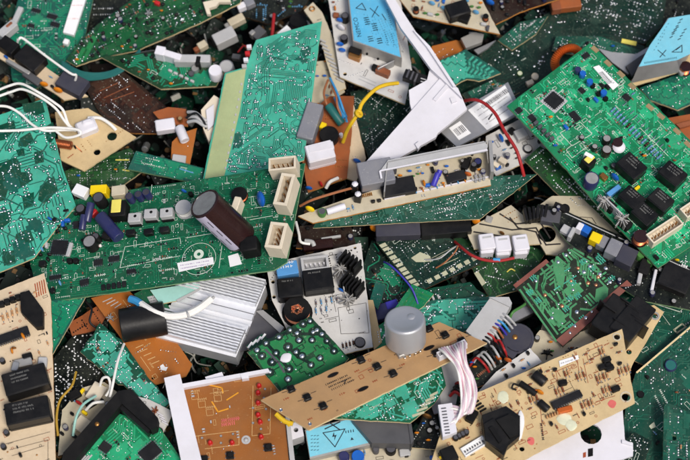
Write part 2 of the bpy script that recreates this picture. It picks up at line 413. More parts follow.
    def led(s, px, py, r=3., m='red_led'):
        def mk():
            b = MB(); b.lathe([(r * 1.12, 0), (r * 1.12, .9), (r, 1.0), (r, 3.), (r * .92, 4.2), (r * .65, 5.3), (r * .3, 5.9), (.05, 6.0)], 16); return b.mesh('led', [m])
        return s.put('led', cached(('led', r, m), mk), px, py, 0, 0, 4, r=r)
    def button(s, px, py, w=7., a=0, m='black_plastic', h=3.2, r=None):
        def mk():
            b = MB(); b.box(-w / 2, -w / 2, 0, w / 2, w / 2, h, .5); return b.mesh('push_button', [m])
        o = s.put('push_button', cached(('btn', w, h, m), mk), px, py, 0, a, h, r=w * .6)
        def mp():
            b = MB(); q = r or w * .27; b.lathe([(q, h), (q, h + 1.6), (q * .85, h + 2)], 14); return b.mesh('plunger', ['black_matte'])
        link('plunger', cached(('btnp', w, h, r), mp), o)
        def mf():
            b = MB()
            for sx in (-1, 1):
                for sy in (-1, 1): b.box(sx * w * .58 - .5, sy * w * .3 - .4, 0, sx * w * .58 + .5, sy * w * .3 + .4, .7)
            return b.mesh('solder_tab', ['pin_tin'])
        link('solder_tab', cached(('btnf', w), mf), o)
        return o
    def coil(s, px, py, r, h, m='copper', base='black_matte', br=None):
        def mk():
            b = MB(); b.lathe([(br or r * 1.15, 0), (br or r * 1.15, 1.2)], 20); b.lathe([(r * .6, 1.2), (r * .6, h - 1)], 16); b.lathe([(r * 1.0, h - 1.2), (r * 1.0, h)], 20); return b.mesh('coil', [base])
        o = s.put('coil', cached(('coil', r, h, base, br), mk), px, py, 0, 0, h, r=r)
        def mw():
            b = MB(); pr = []; k = int((h - 2.4) / .7)
            for i in range(k): z = 1.2 + i * .7; pr += [(r * .86, z), (r * .95, z + .35)]
            pr.append((r * .86, 1.2 + k * .7)); b.lathe(pr, 18); return b.mesh('winding', [m])
        link('winding', cached(('coilw', r, h, m), mw), o); return o
    def trimmer(s, *a): pass
    def star(s, px, py, r, h, a=0, m='black_matte', name='heat_sink', n=6):
        def mk():
            b = MB()
            b.box(-r * .25, -r * .25, 0, r * .25, r * .25, h * .9, .3); rr = random.Random(int(r * 7 + h))
            for i in range(n):
                M = Matrix.Rotation(6.2832 * i / n + .2, 4, 'Z'); q = rr.uniform(.6, 1.1); b.box(r * .2, -.45, h * rr.uniform(.2, .5), r * q, .45, h * rr.uniform(.8, 1.1), .2, 0, M @ Matrix.Rotation(rr.uniform(-.2, .2), 4, 'Y') @ Matrix.Rotation(rr.uniform(-.25, .25), 4, 'Z'))
            return b.mesh(name, [m])
        return s.put(name, cached(('star', r, h, m, n), mk), px, py, 0, a, h, r=r)
    def fins(s, px, py, w, d, h, a=0, n=6, m='black_matte', name='heat_sink'):
        def mk():
            b = MB(); b.box(-w / 2, -d / 2, 0, w / 2, d / 2, h * .25)
            for i in range(n):
                x = (i + .5) / n * w - w / 2; b.box(x - w / n * .22, -d / 2, h * .25, x + w / n * .22, d / 2, h)
            return b.mesh(name, [m])
        return s.put(name, cached(('fins', w, d, h, n, m), mk), px, py, 0, a, h, r=max(w, d) * .6)
    def xfmr(s, px, py, w, d, h, a=0, core='black_matte', tape='yellow_tape', bob='black_plastic'):
        o = s.box('transformer', px, py, w, d, h, core, a, bev=.8)
        b = MB(); b.box(-w * .36, -d * .28, h * .12, w * .22, d * .56, h + .5, .5); link('winding_tape', b.mesh('winding_tape', [tape]), o)
        return o
    def sticker(s, pts, m='paper', h=.35, name='sticker', bars=None, rows=0, im='ink', seed=3, th=.25):
        q = [s.P(x, y, h) for x, y in pts]; c = sum(q, Vector()) / len(q)
        b = MB(); loc = [(p.x - c.x, p.y - c.y) for p in q]
        if sum(loc[i][0] * loc[(i + 1) % len(loc)][1] - loc[(i + 1) % len(loc)][0] * loc[i][1] for i in range(len(loc))) < 0: loc.reverse()
        b.sheet(loc, 0); n = len(loc)
        b.add([(x, y, 0) for x, y in loc] + [(x, y, -th) for x, y in loc], [(j, i, n + i, n + j) for i, j in ((i, (i + 1) % n) for i in range(n))])
        o = link(name, b.mesh(name, [m], True), s.root, (c.x, c.y, h))
        if bars or rows:
            rr = random.Random(seed); b = MB(); p0, p1, p3 = q[0] - c, q[1] - c, q[3] - c
            def at(u, v): r_ = p0 + (p1 - p0) * u + (p3 - p0) * v; return (r_.x, r_.y)
            L = (p1 - p0).length
            if bars:
                u0, u1, v0, v1 = bars; u = u0
                while u < u1:
                    w = rr.uniform(.35, 1.0) / L; b.sheet([at(u, v0), at(u + w, v0), at(u + w, v1), at(u, v1)], .06); u += w + rr.uniform(.5, 1.1) / L
            for k in range(rows):
                v = (k + 1) / (rows + 1); u = .08
                while u < .86:
                    w = rr.uniform(.25, .7) / L; hv = min(.5, .32 * (p3 - p0).length / (rows + 1)) / (p3 - p0).length
                    if rr.random() < .85: b.line(at(u, v - hv), at(u + w * rr.uniform(-.3, .3), v + hv), .3, .06)
                    if rr.random() < .5: b.line(at(u, v), at(u + w, v), .28, .06)
                    u += w + .45 / L
            if b.v: link('print', b.mesh('print', [im], True), o)
        return o
    def blob(s, px, py, rx, ry, m, name='glue_blob', a=0, seed=1, h=.9, lobes=0):
        rr = random.Random(seed); p = s.P(px, py); an = s.A(px, py, a); mb = MB(); n = 22; ph = [rr.uniform(.82, 1.15) for _ in range(n)]
        ph = [(ph[i - 1] + ph[i] + ph[(i + 1) % n]) / 3 for i in range(n)]
        vs = []; R_ = ((1, 0), (.93, .6), (.7, .9), (.35, 1.0))
        for q, hz in R_:
            for i in range(n):
                t = 6.28318 * i / n; x, y = math.cos(t) * rx * q * ph[i], math.sin(t) * ry * q * ph[i]; vs.append((x, y, .12 + h * hz))
        fs = [tuple(3 * n + i for i in range(n))]
        for k in range(3):
            for i in range(n): j = (i + 1) % n; fs.append((k * n + i, k * n + j, (k + 1) * n + j, (k + 1) * n + i))
        mb.add(vs, fs); return link(name, mb.mesh(name, [m]), s.root, (p.x, p.y, 0), an)
    def text(s, txt, px, py, size, a, m='ink', h=.5, name='lettering', parent=None):
        me = text_mesh(txt, size); me.name = name; me.materials.clear(); me.materials.append(MATS[m])
        return s.put(name, me, px, py, h, a, parent=parent)
    def tube(s, name, pts, r, m):           # wire that belongs to the thing: (px, py, h)
        b = MB(); b.tube(catmull([s.P(*p) for p in pts]), r); return link(name, b.mesh(name, [m]), s.root)
    def slab(s, name, pts, m, h0, h1, em=None, bev=0):
        q = [s.P(x, y, h1) for x, y in pts]; return s._slab(name, [(p.x, p.y) for p in q], [], m, em or m, h0, h1)
    def _slab(s, name, out, holes, m, em, h0, h1):
        def ccw(l, want=True):
            ar = sum(l[i][0] * l[(i + 1) % len(l)][1] - l[(i + 1) % len(l)][0] * l[i][1] for i in range(len(l)))
            return l if (ar > 0) == want else l[::-1]
        loops = [ccw(out)] + [ccw(h, False) for h in holes]; b = MB()
        flat = [p for l in loops for p in l]
        tris = tessellate_polygon([[Vector((p[0], p[1], 0)) for p in l] for l in loops])
        T = []
        for t in tris:
            a0, b0, c0 = (flat[i] for i in t); ar = (b0[0] - a0[0]) * (c0[1] - a0[1]) - (c0[0] - a0[0]) * (b0[1] - a0[1])
            T.append(tuple(t) if ar > 0 else (t[0], t[2], t[1]))
        n = len(flat)
        b.add([(p[0], p[1], h1) for p in flat], T, 0); b.add([(p[0], p[1], h0) for p in flat], [t[::-1] for t in T], 0)
        o = 0
        for l in loops:
            k = len(l)
            b.add([(p[0], p[1], h0) for p in l] + [(p[0], p[1], h1) for p in l], [(i, (i + 1) % k, k + (i + 1) % k, k + i) for i in range(k)], 1)
        return link(name, b.mesh(name, [m, em], True), s.root)

GB = 'circuit boards lying in the scrap pile'
class Board(Frame):
    def __init__(s, label, poly, z, g=(0, 0), m='green_mask', edge='edge_cream', th=2.3, axis=None, holes=(), cat='circuit board', name='circuit_board', group=GB, rough=.16, sub='substrate', seed=None):
        cx = sum(p[0] for p in poly) / len(poly); cy = sum(p[1] for p in poly) / len(poly)
        if axis is None:
            k = max(range(len(poly)), key=lambda i: math.hypot(poly[i][0] - poly[(i + 1) % len(poly)][0], poly[i][1] - poly[(i + 1) % len(poly)][1]))
            axis = (poly[k], poly[(k + 1) % len(poly)])
            if axis[0][0] > axis[1][0]: axis = axis[::-1]
        super().__init__(name, label, cat, (cx, cy), z, g, axis, group)
        s.rng = random.Random(seed if seed is not None else int(cx * 7 + cy * 13)); s.m = m
        s.poly = [(p.x, p.y) for p in (s.P(x, y) for x, y in poly)]
        if rough:
            out = []
            for i in range(len(s.poly)):
                a, b = s.poly[i], s.poly[(i + 1) % len(s.poly)]; L = math.hypot(b[0] - a[0], b[1] - a[1]); k = max(1, int(L / 5)); out.append(a)
                for j in range(1, k):
                    t = (j + s.rng.uniform(-.3, .3)) / k; out.append((a[0] + (b[0] - a[0]) * t + s.rng.gauss(0, rough), a[1] + (b[1] - a[1]) * t + s.rng.gauss(0, rough)))
            s.poly = out
        s.holes = []
        for hx, hy, hr in holes:
            c = s.P(hx, hy); s.holes.append([(c.x + hr * math.cos(6.2832 * i / 14), c.y + hr * math.sin(6.2832 * i / 14)) for i in range(14)]); s.occ.append((c.x, c.y, hr + 1.5))
        s._slab(sub, s.poly, s.holes, m, edge, -th, 0)
        xs = [p[0] for p in s.poly]; ys = [p[1] for p in s.poly]; s.bb = (min(xs), min(ys), max(xs), max(ys))
    def ok(s, x, y, mg=1.5):
        if not inside(s.poly, x, y): return False
        for h in s.holes:
            if inside(h, x, y): return False
        return edge_dist(s.poly, x, y) > mg
    def traces(s, m, pitch=2.6, width=.7, n=None, pads=.9, pour=0, pad_r=None, maxlen=26, solder='solder', mask=None, zz=.12, padm=None, turn=.25, padh=.55, ring=None, jw=.0, bus=.5):
        rng = s.rng; x0, y0, x1, y1 = s.bb; nx = int((x1 - x0) / pitch) + 1; ny = int((y1 - y0) / pitch) + 1
        mk = None
        if mask: mk = [(p.x, p.y) for p in (s.P(x, y) for x, y in mask)]
        free = {}
        for i in range(nx):
            for j in range(ny):
                x, y = x0 + (i + .5) * pitch, y0 + (j + .5) * pitch
                if s.ok(x, y, 1.3) and (mk is None or inside(mk, x, y)): free[(i, j)] = True
        b = MB(); pd = MB(); ends = []
        pt = lambda c: (x0 + (c[0] + .5) * pitch, y0 + (c[1] + .5) * pitch)
        z = zz; w = pitch * width
        keys = list(free)
        for _ in range(pour):          # copper pours: blobs of cells
            if not keys: break
            c = rng.choice(keys)
            if not free.get(c): continue
            tgt = rng.randint(14, 60); q = [c]; got = set()
            while q and len(got) < tgt:
                c = q.pop(rng.randrange(len(q)) if rng.random() < .4 else 0)
                if not free.get(c) or c in got: continue
                got.add(c)
                for d in ((1, 0), (-1, 0), (0, 1), (0, -1)): q.append((c[0] + d[0], c[1] + d[1]))
            for c in got:
                free[c] = False; x, y = pt(c); e = pitch * .5; lo = e * .72
                l = e if (c[0] - 1, c[1]) in got else lo; r = e if (c[0] + 1, c[1]) in got else lo
                d = e if (c[0], c[1] - 1) in got else lo; u = e if (c[0], c[1] + 1) in got else lo
                b.sheet([(x - l, y - d), (x + r, y - d), (x + r, y + u), (x - l, y + u)], z)
                if rng.random() < .16: ends.append((x, y))
        D = [(1, 0), (1, 1), (0, 1), (-1, 1), (-1, 0), (-1, -1), (0, -1), (1, -1)]
        n = n if n is not None else len(keys) // 5
        for _ in range(n):
            if not keys: break
            c = rng.choice(keys)
            if not free.get(c): continue
            if rng.random() < bus:
                d0 = rng.choice((0, 0, 4, 4, 2, 6)); k_ = rng.choice((2, 3, 3, 4, 5)); off = (0, 1) if d0 in (0, 4) else (1, 0)
                cur = [(c[0] + off[0] * i, c[1] + off[1] * i) for i in range(k_)]
                if not all(free.get(q) for q in cur): continue
                ps = [[q] for q in cur]
                for q in cur: free[q] = False
                dd = d0; run = 0
                for _k in range(rng.randint(5, maxlen)):
                    if run > 2 and rng.random() < .28: dd = rng.choice((d0, (d0 + 1) % 8, (d0 - 1) % 8)); run = 0
                    done_ = False
                    for t_ in (dd, d0, (d0 + 1) % 8, (d0 - 1) % 8):
                        nxt = [(q[0] + D[t_][0], q[1] + D[t_][1]) for q in cur]
                        if all(free.get(q) for q in nxt): done_ = True; break
                    if not done_: break
                    dd = t_; run += 1; cur = nxt
                    for i, q in enumerate(nxt): ps[i].append(q); free[q] = False
                for path in ps:
                    cutn = rng.randint(0, 2) if len(path) > 6 else 0
                    path = path[:len(path) - cutn]
                    if len(path) < 2: continue
                    k = 0
                    while k < len(path) - 1:
                        v_ = (path[k + 1][0] - path[k][0], path[k + 1][1] - path[k][1]); j = k + 1
                        while j < len(path) - 1 and (path[j + 1][0] - path[j][0], path[j + 1][1] - path[j][1]) == v_: j += 1
                        b.line(pt(path[k]), pt(path[j]), w * (1 + rng.uniform(-jw, jw) * .5), z + rng.random() * .02); k = j
                    ends += [pt(path[0]), pt(path[-1])]
                continue
            path = [c]; free[c] = False; d = rng.choice((0, 0, 4, 4, 2, 6, 1, 3))
            for _k in range(rng.randint(3, maxlen)):
                opts = [d] * 6 + [(d + 1) % 8, (d - 1) % 8] if rng.random() > turn else [(d + 1) % 8, (d - 1) % 8, d]
                rng.shuffle(opts); ok = False
                for dd in opts:
                    e = D[dd]; nc = (path[-1][0] + e[0], path[-1][1] + e[1])
                    if free.get(nc): ok = True; d = dd; break
                if not ok: break
                path.append(nc); free[nc] = False
            if len(path) < 2: ends.append(pt(path[0])); continue
            k = 0
            while k < len(path) - 1:   # merge straight runs
                dx, dy = path[k + 1][0] - path[k][0], path[k + 1][1] - path[k][1]; j = k + 1
                while j < len(path) - 1 and (path[j + 1][0] - path[j][0], path[j + 1][1] - path[j][1]) == (dx, dy): j += 1
                b.line(pt(path[k]), pt(path[j]), w * (1 + rng.uniform(-jw, jw)), z + rng.random() * .02); k = j
            ends += [pt(path[0]), pt(path[-1])]
        if b.v: link('copper_traces', b.mesh('copper_traces', [m], True), s.root)
        pr = pad_r or pitch * .36; pd = MB(); rgm = MB()
        for (x, y) in ends:
            if rng.random() < pads and s.ok(x, y, 1.2):
                q = pr * rng.uniform(.75, 1.2); pd.dome(x, y, q, pr * padh, .15, 7)
                if ring and rng.random() < .7: rgm.disc(x, y, q * rng.uniform(1.5, 2.1), .1 + rng.random() * .03, 8)
        if rgm.v: link('pad_gaps', rgm.mesh('pad_gaps', [ring], True), s.root, kind='stuff')
        if pd.v: link('solder_joints', pd.mesh('solder_joints', [padm or solder]), s.root, kind='stuff')
        return s
    def dots(s, n, pitch=2.5, r=.8, solder='solder', rows=(2, 9), mask=None, name='solder_joints'):
        rng = s.rng; b = MB(); x0, y0, x1, y1 = s.bb; mk = None
        if solder == 'solder' and s.m in ('dark_mask', 'deep_mask', 'olive_mask', 'black_mask'): solder = 'dull_solder'; r *= .9
        if mask: mk = [(p.x, p.y) for p in (s.P(x, y) for x, y in mask)]
        for _ in range(n):
            x, y = rng.uniform(x0, x1), rng.uniform(y0, y1); k = rng.randint(*rows) if rng.random() < .6 else 1
            dx, dy = rng.choice(((1, 0), (0, 1), (1, 0), (.7, .7)))
            dbl = rng.random() < .3 and k > 2
            for i in range(k):
                for q in range(2 if dbl else 1):
                    X = x + i * dx * pitch - q * dy * pitch * 3; Y = y + i * dy * pitch + q * dx * pitch * 3
                    if s.ok(X, Y, 1.5) and (mk is None or inside(mk, X, Y)): b.dome(X, Y, r * rng.uniform(.6, 1.25), r * .7, .14, 7)
        if b.v: link(name, b.mesh(name, [solder]), s.root, kind='stuff')
        return s
    def silk(s, n, m='silk', mg=4, w=.38, z=.3, sc=1.):
        rng = s.rng; b = MB(); x0, y0, x1, y1 = s.bb
        for _ in range(n):
            x, y = rng.uniform(x0, x1), rng.uniform(y0, y1)
            if not s.ok(x, y, mg): continue
            t = rng.random(); v = rng.random() < .6
            if t < .45:       # reference text
                for i in range(rng.randint(2, 6)):
                    X, Y = (x + i * 1.15 * sc, y) if v else (x, y + i * 1.15 * sc)
                    if s.ok(X, Y, 1.5):
                        b.line((X, Y - .6 * sc), (X + rng.uniform(-.2, .2), Y + .6 * sc), w, z)
                        if rng.random() < .6: b.line((X, Y + rng.uniform(-.5, .5) * sc), (X + .7 * sc, Y + rng.uniform(-.5, .5) * sc), w, z)
            elif t < .8:
                a, c = rng.uniform(3, 9) * sc, rng.uniform(2, 4) * sc
                if not v: a, c = c, a
                if all(s.ok(x + i * a, y + j * c, 1.5) for i in (0, 1) for j in (0, 1)):
                    for p, q in (((0, 0), (a, 0)), ((a, 0), (a, c)), ((a, c), (0, c)), ((0, c), (0, 0))): b.line((x + p[0], y + p[1]), (x + q[0], y + q[1]), w, z)
            elif t < .9: b.disc(x, y, 1.6 * sc, z, 12, r0=1.6 * sc - w)
            else:
                l = rng.uniform(6, 18) * sc; e = (x + l, y) if v else (x, y + l)
                if s.ok(*e, 1.5): b.line((x, y), e, w, z)
        if b.v: link('silkscreen_print', b.mesh('silkscreen_print', [m], True), s.root)
        return s
    def lines(s, segs, m='silk', w=.5, z=.32, name='silkscreen_print'):
        b = MB()
        for L in segs:
            q = [s.P(x, y) for x, y in L]
            for i in range(len(q) - 1): b.line(q[i], q[i + 1], w, z)
        link(name, b.mesh(name, [m], True), s.root); return s
    def dashes(s, px, py, n, a, m='silk', w=.5, l=1.2, gap=1.9, z=.33, name='silkscreen_print', both=True):
        b = MB(); p = s.P(px, py); an = s.A(px, py, a); ux, uy = math.cos(an), math.sin(an)
        for i in range(n):
            x, y = p.x + ux * gap * i, p.y + uy * gap * i
            b.line((x + uy * l / 2, y - ux * l / 2), (x - uy * l / 2, y + ux * l / 2), w, z)
            if both and s.rng.random() < .6: b.line((x, y), (x + ux * gap * .6, y + uy * gap * .6), w, z)
        link(name, b.mesh(name, [m], True), s.root); return s
    def smd(s, n, mats=('chip_black', 'pale_grey', 'resistor_brown', 'black_matte'), sz=(1.2, 2.6), mask=None):
        rng = s.rng; b = MB(); x0, y0, x1, y1 = s.bb; mk = None
        if mask: mk = [(p.x, p.y) for p in (s.P(x, y) for x, y in mask)]
        for _ in range(n):
            x, y = rng.uniform(x0, x1), rng.uniform(y0, y1); k = rng.choice((1, 1, 2, 3, 4)); v = rng.random() < .5
            for i in range(k):
                X, Y = (x + i * 2.6, y) if v else (x, y + i * 2.6)
                if not s.ok(X, Y, 2.5) or (mk and not inside(mk, X, Y)) or any(math.hypot(X - ox, Y - oy) < r * .9 for ox, oy, r in s.occ): continue
                w = rng.uniform(*sz); d = w * .55; mi = rng.randrange(len(mats))
                if v: w, d = d, w
                b.box(X - w / 2, Y - d / 2, .1, X + w / 2, Y + d / 2, .9, 0, mi)
                e = .45
                if v:
                    b.box(X - w / 2, Y - d / 2 - e, .1, X + w / 2, Y - d / 2, .7, 0, len(mats)); b.box(X - w / 2, Y + d / 2, .1, X + w / 2, Y + d / 2 + e, .7, 0, len(mats))
                else:
                    b.box(X - w / 2 - e, Y - d / 2, .1, X - w / 2, Y + d / 2, .7, 0, len(mats)); b.box(X + w / 2, Y - d / 2, .1, X + w / 2 + e, Y + d / 2, .7, 0, len(mats))
        if b.v: link('surface_mount_chips', b.mesh('surface_mount_chips', list(mats) + ['pin_tin']), s.root, kind='stuff')
        return s
    def scatter(s, n, kinds='rrrdcb', mask=None, res=('resistor_tan', 'resistor_blue'), mg=3):
        rng = s.rng; x0, y0, x1, y1 = s.bb; mk = None
        if mask: mk = [(p.x, p.y) for p in (s.P(x, y) for x, y in mask)]
        done = 0
        for _ in range(n * 12):
            if done >= n: break
            x, y = rng.uniform(x0, x1), rng.uniform(y0, y1); k = rng.choice(kinds); rad = {'r': 3.2, 'd': 2.2, 'c': 2.6, 'b': 3, 'i': 5, 't': 2.5, 'k': 4}[k]
            if not s.ok(x, y, mg) or (mk and not inside(mk, x, y)) or any(math.hypot(x - ox, y - oy) < r + rad * .8 for ox, oy, r in s.occ): continue
            done += 1; s.occ.append((x, y, rad)); a = rng.choice((0, 90)); ro = R(a)
            def place(o): o.location = (x * MM, y * MM, o.location.z); o.rotation_euler = (0, 0, ro)
            pc = (345, 230)
            oc = len(s.occ)
            if k == 'r': place(s.res(*pc, 6.5, 0, rng.choice(res)))
            elif k == 'd':
                o = s.disc_cap(*pc, rng.choice((1.8, 2.3)), 0, rng.choice(('blue_cap', 'orange_cap', 'orange_cap', 'resistor_brown', 'green_part'))); o.location = (x * MM, y * MM, o.location.z)
            elif k == 'c': place(s.cap(*pc, rng.choice((2., 2.6)), rng.choice((5., 7.)), rng.choice(('black_plastic', 'navy'))))
            elif k == 'b': place(s.box('film_capacitor', *pc, 6, 3, 4, rng.choice(('pale_grey', 'black_plastic', 'yellow_plastic', 'blue_cap', 'dark_grey')), 0))
            elif k == 'i': place(s.chip(*pc, rng.choice((8., 11.)), 5.5, 0, 'sop'))
            elif k == 't':
                place(s.box('transistor', *pc, 4, 2.6, 4, 'black_plastic', 0, bev=.7))
            elif k == 'k': place(s.coil(*pc, 3., 7))
            del s.occ[oc:]
        return s
rg = random.Random(5)
# =========================================================== the big boards in front
# --- main green board (centre left)
b = Board('big dark green control board with a fat brown capacitor and cream connectors, left of centre',
          [(305, 163), (287, 262), (274, 270), (40, 303), (30, 262), (56, 212), (72, 200), (140, 188), (202, 179)], 37, (.2, .03), 'green_mask', 'edge_green', axis=((40, 303), (274, 270)))
MAIN = b
b.cyl('capacitor', (241, 238), 4, (204, 203), 58, 16, 'cap_brown', 'can_top')
o = b.slab('stripe', [(198, 215), (206, 212), (238, 248), (229, 252)], 'cap_stripe', 11.5, 12)
bpy.data.objects.remove(o)
# pale stripe along the capacitor
def cap_stripe(B, pa, ha, pb, hb, r, a0, a1, m, t0, t1):
    a = B.P(*pa, ha); c = B.P(*pb, hb); d = c - a; L = d.length
    q = d.to_track_quat('Z', 'Y').to_matrix().to_4x4(); q.translation = a * MM; mb = MB(); k = 6
    vs = []
    for i in range(k + 1):
        th = R(a0 + (a1 - a0) * i / k)
        for t in (t0, t1): vs.append((math.cos(th) * (r + .12), math.sin(th) * (r + .12), L * t))
    mb.add(vs, [(2 * i, 2 * i + 2, 2 * i + 3, 2 * i + 1) for i in range(k)])
    mi = MB()
    for kk in range(3):
        t = .2 + kk * .24
        for (u0, u1, v0, v1) in ((.2, .8, t, t + .012), (.2, .8, t + .15, t + .162), (.2, .28, t, t + .16), (.72, .8, t, t + .16)):
            w = []
            for u in (u0, u1):
                th = R(a0 + (a1 - a0) * u)
                for v in (v0, v1): w.append((math.cos(th) * (r + .22), math.sin(th) * (r + .22), L * v))
            mi.add(w, [(0, 2, 3, 1)])
    o = link('sleeve_stripe', mb.mesh('sleeve_stripe', [m]), B.root, M=q); link('print', mi.mesh('print', ['slate']), o)
    return q
# choose the stripe angle facing the viewer's lower left
def stripe_angle(B, pa, ha, pb, hb, target):
    a = B.P(*pa, ha); c = B.P(*pb, hb); q = (c - a).to_track_quat('Z', 'Y').to_matrix()
    t = (q.transposed() @ target); return math.degrees(math.atan2(t.y, t.x))
ang0 = stripe_angle(b, (241, 238), 4, (204, 203), 58, b.P(205, 250, 16) - b.P(223, 222, 16) + Vector((0, 0, 26)))
cap_stripe(b, (241, 238), 4, (204, 203), 58, 16, ang0 - 22, ang0 + 22, 'cap_stripe', .05, .97)
b.conn(282, 163, 27, 14, 19, -8, pins=(5, 1), wall=2)
b.conn(284, 189, 14, 34, 22, 8, pins=(1, 4), wall=3)
b.conn(276, 235, 17, 27, 22, 8, pins=(1, 4), wall=3)
b.box('relay', 248, 243, 17, 15, 18, 'black_matte', -10, bev=1.2)
b.box('film_capacitor', 235, 205, 7, 19, 15, 'ivory_plastic', 8, bev=.8)
b.disc_cap(261, 199, 8, 65, 'blue_cap', tilt=25)
b.coil(239, 194, 8, 6, 'copper', 'black_matte', br=8)
b.coil(183, 207, 8, 9, 'white_wire', 'pale_grey')
b.disc_cap(184, 191, 3.2, 20, 'blue_cap'); b.box('transistor', 190, 193, 4, 4, 6, 'black_matte')
for x, y in ((134, 217), (150, 213), (166, 212)):   # tilted silver transistors
    o = b.box('power_transistor', x, y, 13, 10, 9, 'pale_grey', -6, bev=.8)
    mb = MB(); mb.box(-6, -6.5, 0, 6, -5, 3, .2); mb.disc(1, 1, 1.6, 9.1, 10); link('mounting_tab', mb.mesh('mounting_tab', ['black_matte']), o)
for x, y in ((130, 232), (148, 231), (164, 229)): b.box('transistor', x, y, 9, 6, 6, 'black_plastic', -6)
for x, y in ((129, 196), (138, 194), (146, 192)): b.cap(x, y, 4, 11, 'navy', 'slate')
b.xfmr(117, 208, 17, 17, 14, -5, tape='yellow_tape')
b.box('transformer_bobbin', 98, 189, 17, 10, 12, 'yellow_plastic', -5)
b.box('connector', 118, 190, 14, 11, 11, 'cream_board', -10)
b.cyl('capacitor', (119, 238), 9, (100, 216), 12, 6.5, 'navy', 'dark_grey')
b.cyl('capacitor', (87, 222), 6, (91, 203), 10, 4, 'navy', 'slate')
b.cap(98, 197, 6, 16, 'black_plastic', 'dark_grey'); b.cap(89, 241, 7, 13, 'black_plastic', 'can_top'); b.cap(80, 208, 5, 10, 'black_plastic', 'dark_grey')
b.cap(95, 236, 4, 11, 'black_plastic', 'dark_grey'); b.box('relay', 106, 235, 9, 7, 8, 'black_matte', 10); b.box('fuse', 93, 212, 4, 8, 6, 'red_plastic', 40)
b.cyl('capacitor', (82, 230), 5, (84, 215), 8, 3.5, 'navy', 'slate')
b.box('film_capacitor', 80, 190, 15, 11, 8, 'paper', 25, bev=.4)
b.res(98, 246, 13, -5, 'white_wire')
b.disc_cap(50, 219, 3.6, 30, 'blue_cap'); b.box('transistor', 54, 219, 4, 4, 6, 'black_matte', 20)
b.chip(59, 247, 16, 15, 4, 'qfp'); b.box('resistor_array', 69, 249, 4, 15, 3, 'pale_grey', 4)
b.box('transistor', 38, 247, 9, 6, 4, 'black_plastic', -5); b.disc_cap(42, 249, 3, 75, 'resistor_blue')
b.box('transistor', 42, 263, 7, 6, 5, 'black_plastic', -8)
for i in range(2): b.box('transistor', 69 + i * 6, 260, 5, 5, 5, 'black_matte', -8)
b.chip(98, 262, 9, 6, -8, 'sop'); b.chip(84, 282, 9, 6, -8, 'sop'); b.chip(131, 271, 9, 4, -8, 'sop')
for i in range(5): b.box('transistor', 103 + i * 5.2, 287 - i * .8, 3.8, 5.5, 2.4, 'chip_black', -8, bev=.2); 
b.disc_cap(60, 283, 3, 75, 'resistor_blue'); b.chip(55, 277, 12, 4, -8, 'sop'); b.box('transistor', 52, 290, 5, 5, 4, 'black_plastic', -8)
b.sticker([(177, 263), (213, 257), (214, 264), (179, 272)], 'paper', 1.3, bars=None, rows=2, im='ink_violet')
b.sticker([(228, 256), (238, 253), (242, 264), (230, 267)], 'paper', .6)
p = b.P(199, 259); mb = MB(); mb.disc(p.x, p.y, 17, .4, 40, r0=16.5); mb.disc(p.x, p.y + 5, 5, .42, 20, r0=1.8); link('silkscreen_print', mb.mesh('silkscreen_print', ['silk'], True), b.root)
b.lines([[(120, 268), (125, 247), (180, 238), (181, 244)], [(222, 246), (219, 268)], [(186, 238), (222, 232), (220, 246)], [(120, 268), (180, 256)], [(152, 185), (150, 203)], [(250, 220), (272, 216)], [(255, 208), (270, 206)]], w=.55)
b.dashes(153, 260, 11, -9, w=.6); b.dashes(160, 271, 8, -9, w=.7, l=1.6); b.dashes(95, 276, 6, -9, w=.8, l=1.8); b.dashes(56, 298, 8, -8)
b.dashes(250, 228, 7, -10); b.dashes(160, 187, 9, -8, w=.5); b.dashes(128, 266, 7, -9, w=.7)
b.traces('green_copper', 2.2, .5, 420, .5, 6, .5); b.silk(300, w=.35, sc=.8); b.smd(120, sz=(1., 2.2)); b.scatter(26, 'tib', mask=[(60, 205), (130, 235), (120, 265), (60, 275), (40, 255)])
b.dots(60, r=.7, mask=[(72, 200), (120, 190), (120, 240), (60, 290), (35, 262)])
b.dots(14, r=.5)

# --- turquoise board with comb side (upper centre)
b = Board('long turquoise board with a bare yellowish strip down its left side',
          [(322, 21), (304, 160), (272, 171), (202, 183), (225, 73), (246, 67), (256, 40)], 22, (.0, .1), 'teal_copper', 'edge_cream', axis=((304, 160), (322, 21)))
b.slab('bare_strip', [(226, 74), (246, 68), (240, 110), (224, 177), (204, 182)], 'bare_glass', .1, .5)
MK = [(320, 24), (303, 160), (226, 174), (244, 95), (258, 43)]
b.traces('teal_mask', 1.9, .36, 520, .6, 3, .8, mask=MK, maxlen=26, ring='teal_mask', turn=.35, jw=.5, zz=.16, bus=.75)
for i in range(4): b.lines([[(262 + i * 2.4, 96 - i * 2), (262 + i * 2.4, 70), (268 + i * 2.4, 58), (284 + i * 3, 56 + i * 2)]], 'teal_mask', .7, .17, 'copper_traces')
b.dots(26, r=.85, mask=MK)
for i in range(12): 
    t = i / 11; b.box('edge_contact', 241 - 16 * t + .5, 84 + 84 * t, 1.6, 2.6, 1.2, 'pale_grey', 10, bev=0)
for i in range(4): b.box('pin_header', 249 - i * 1.6, 46 + i * 6.5, 5, 4, 5, ('white_plastic', 'red_plastic', 'white_plastic', 'pale_grey')[i], -5, bev=.3)

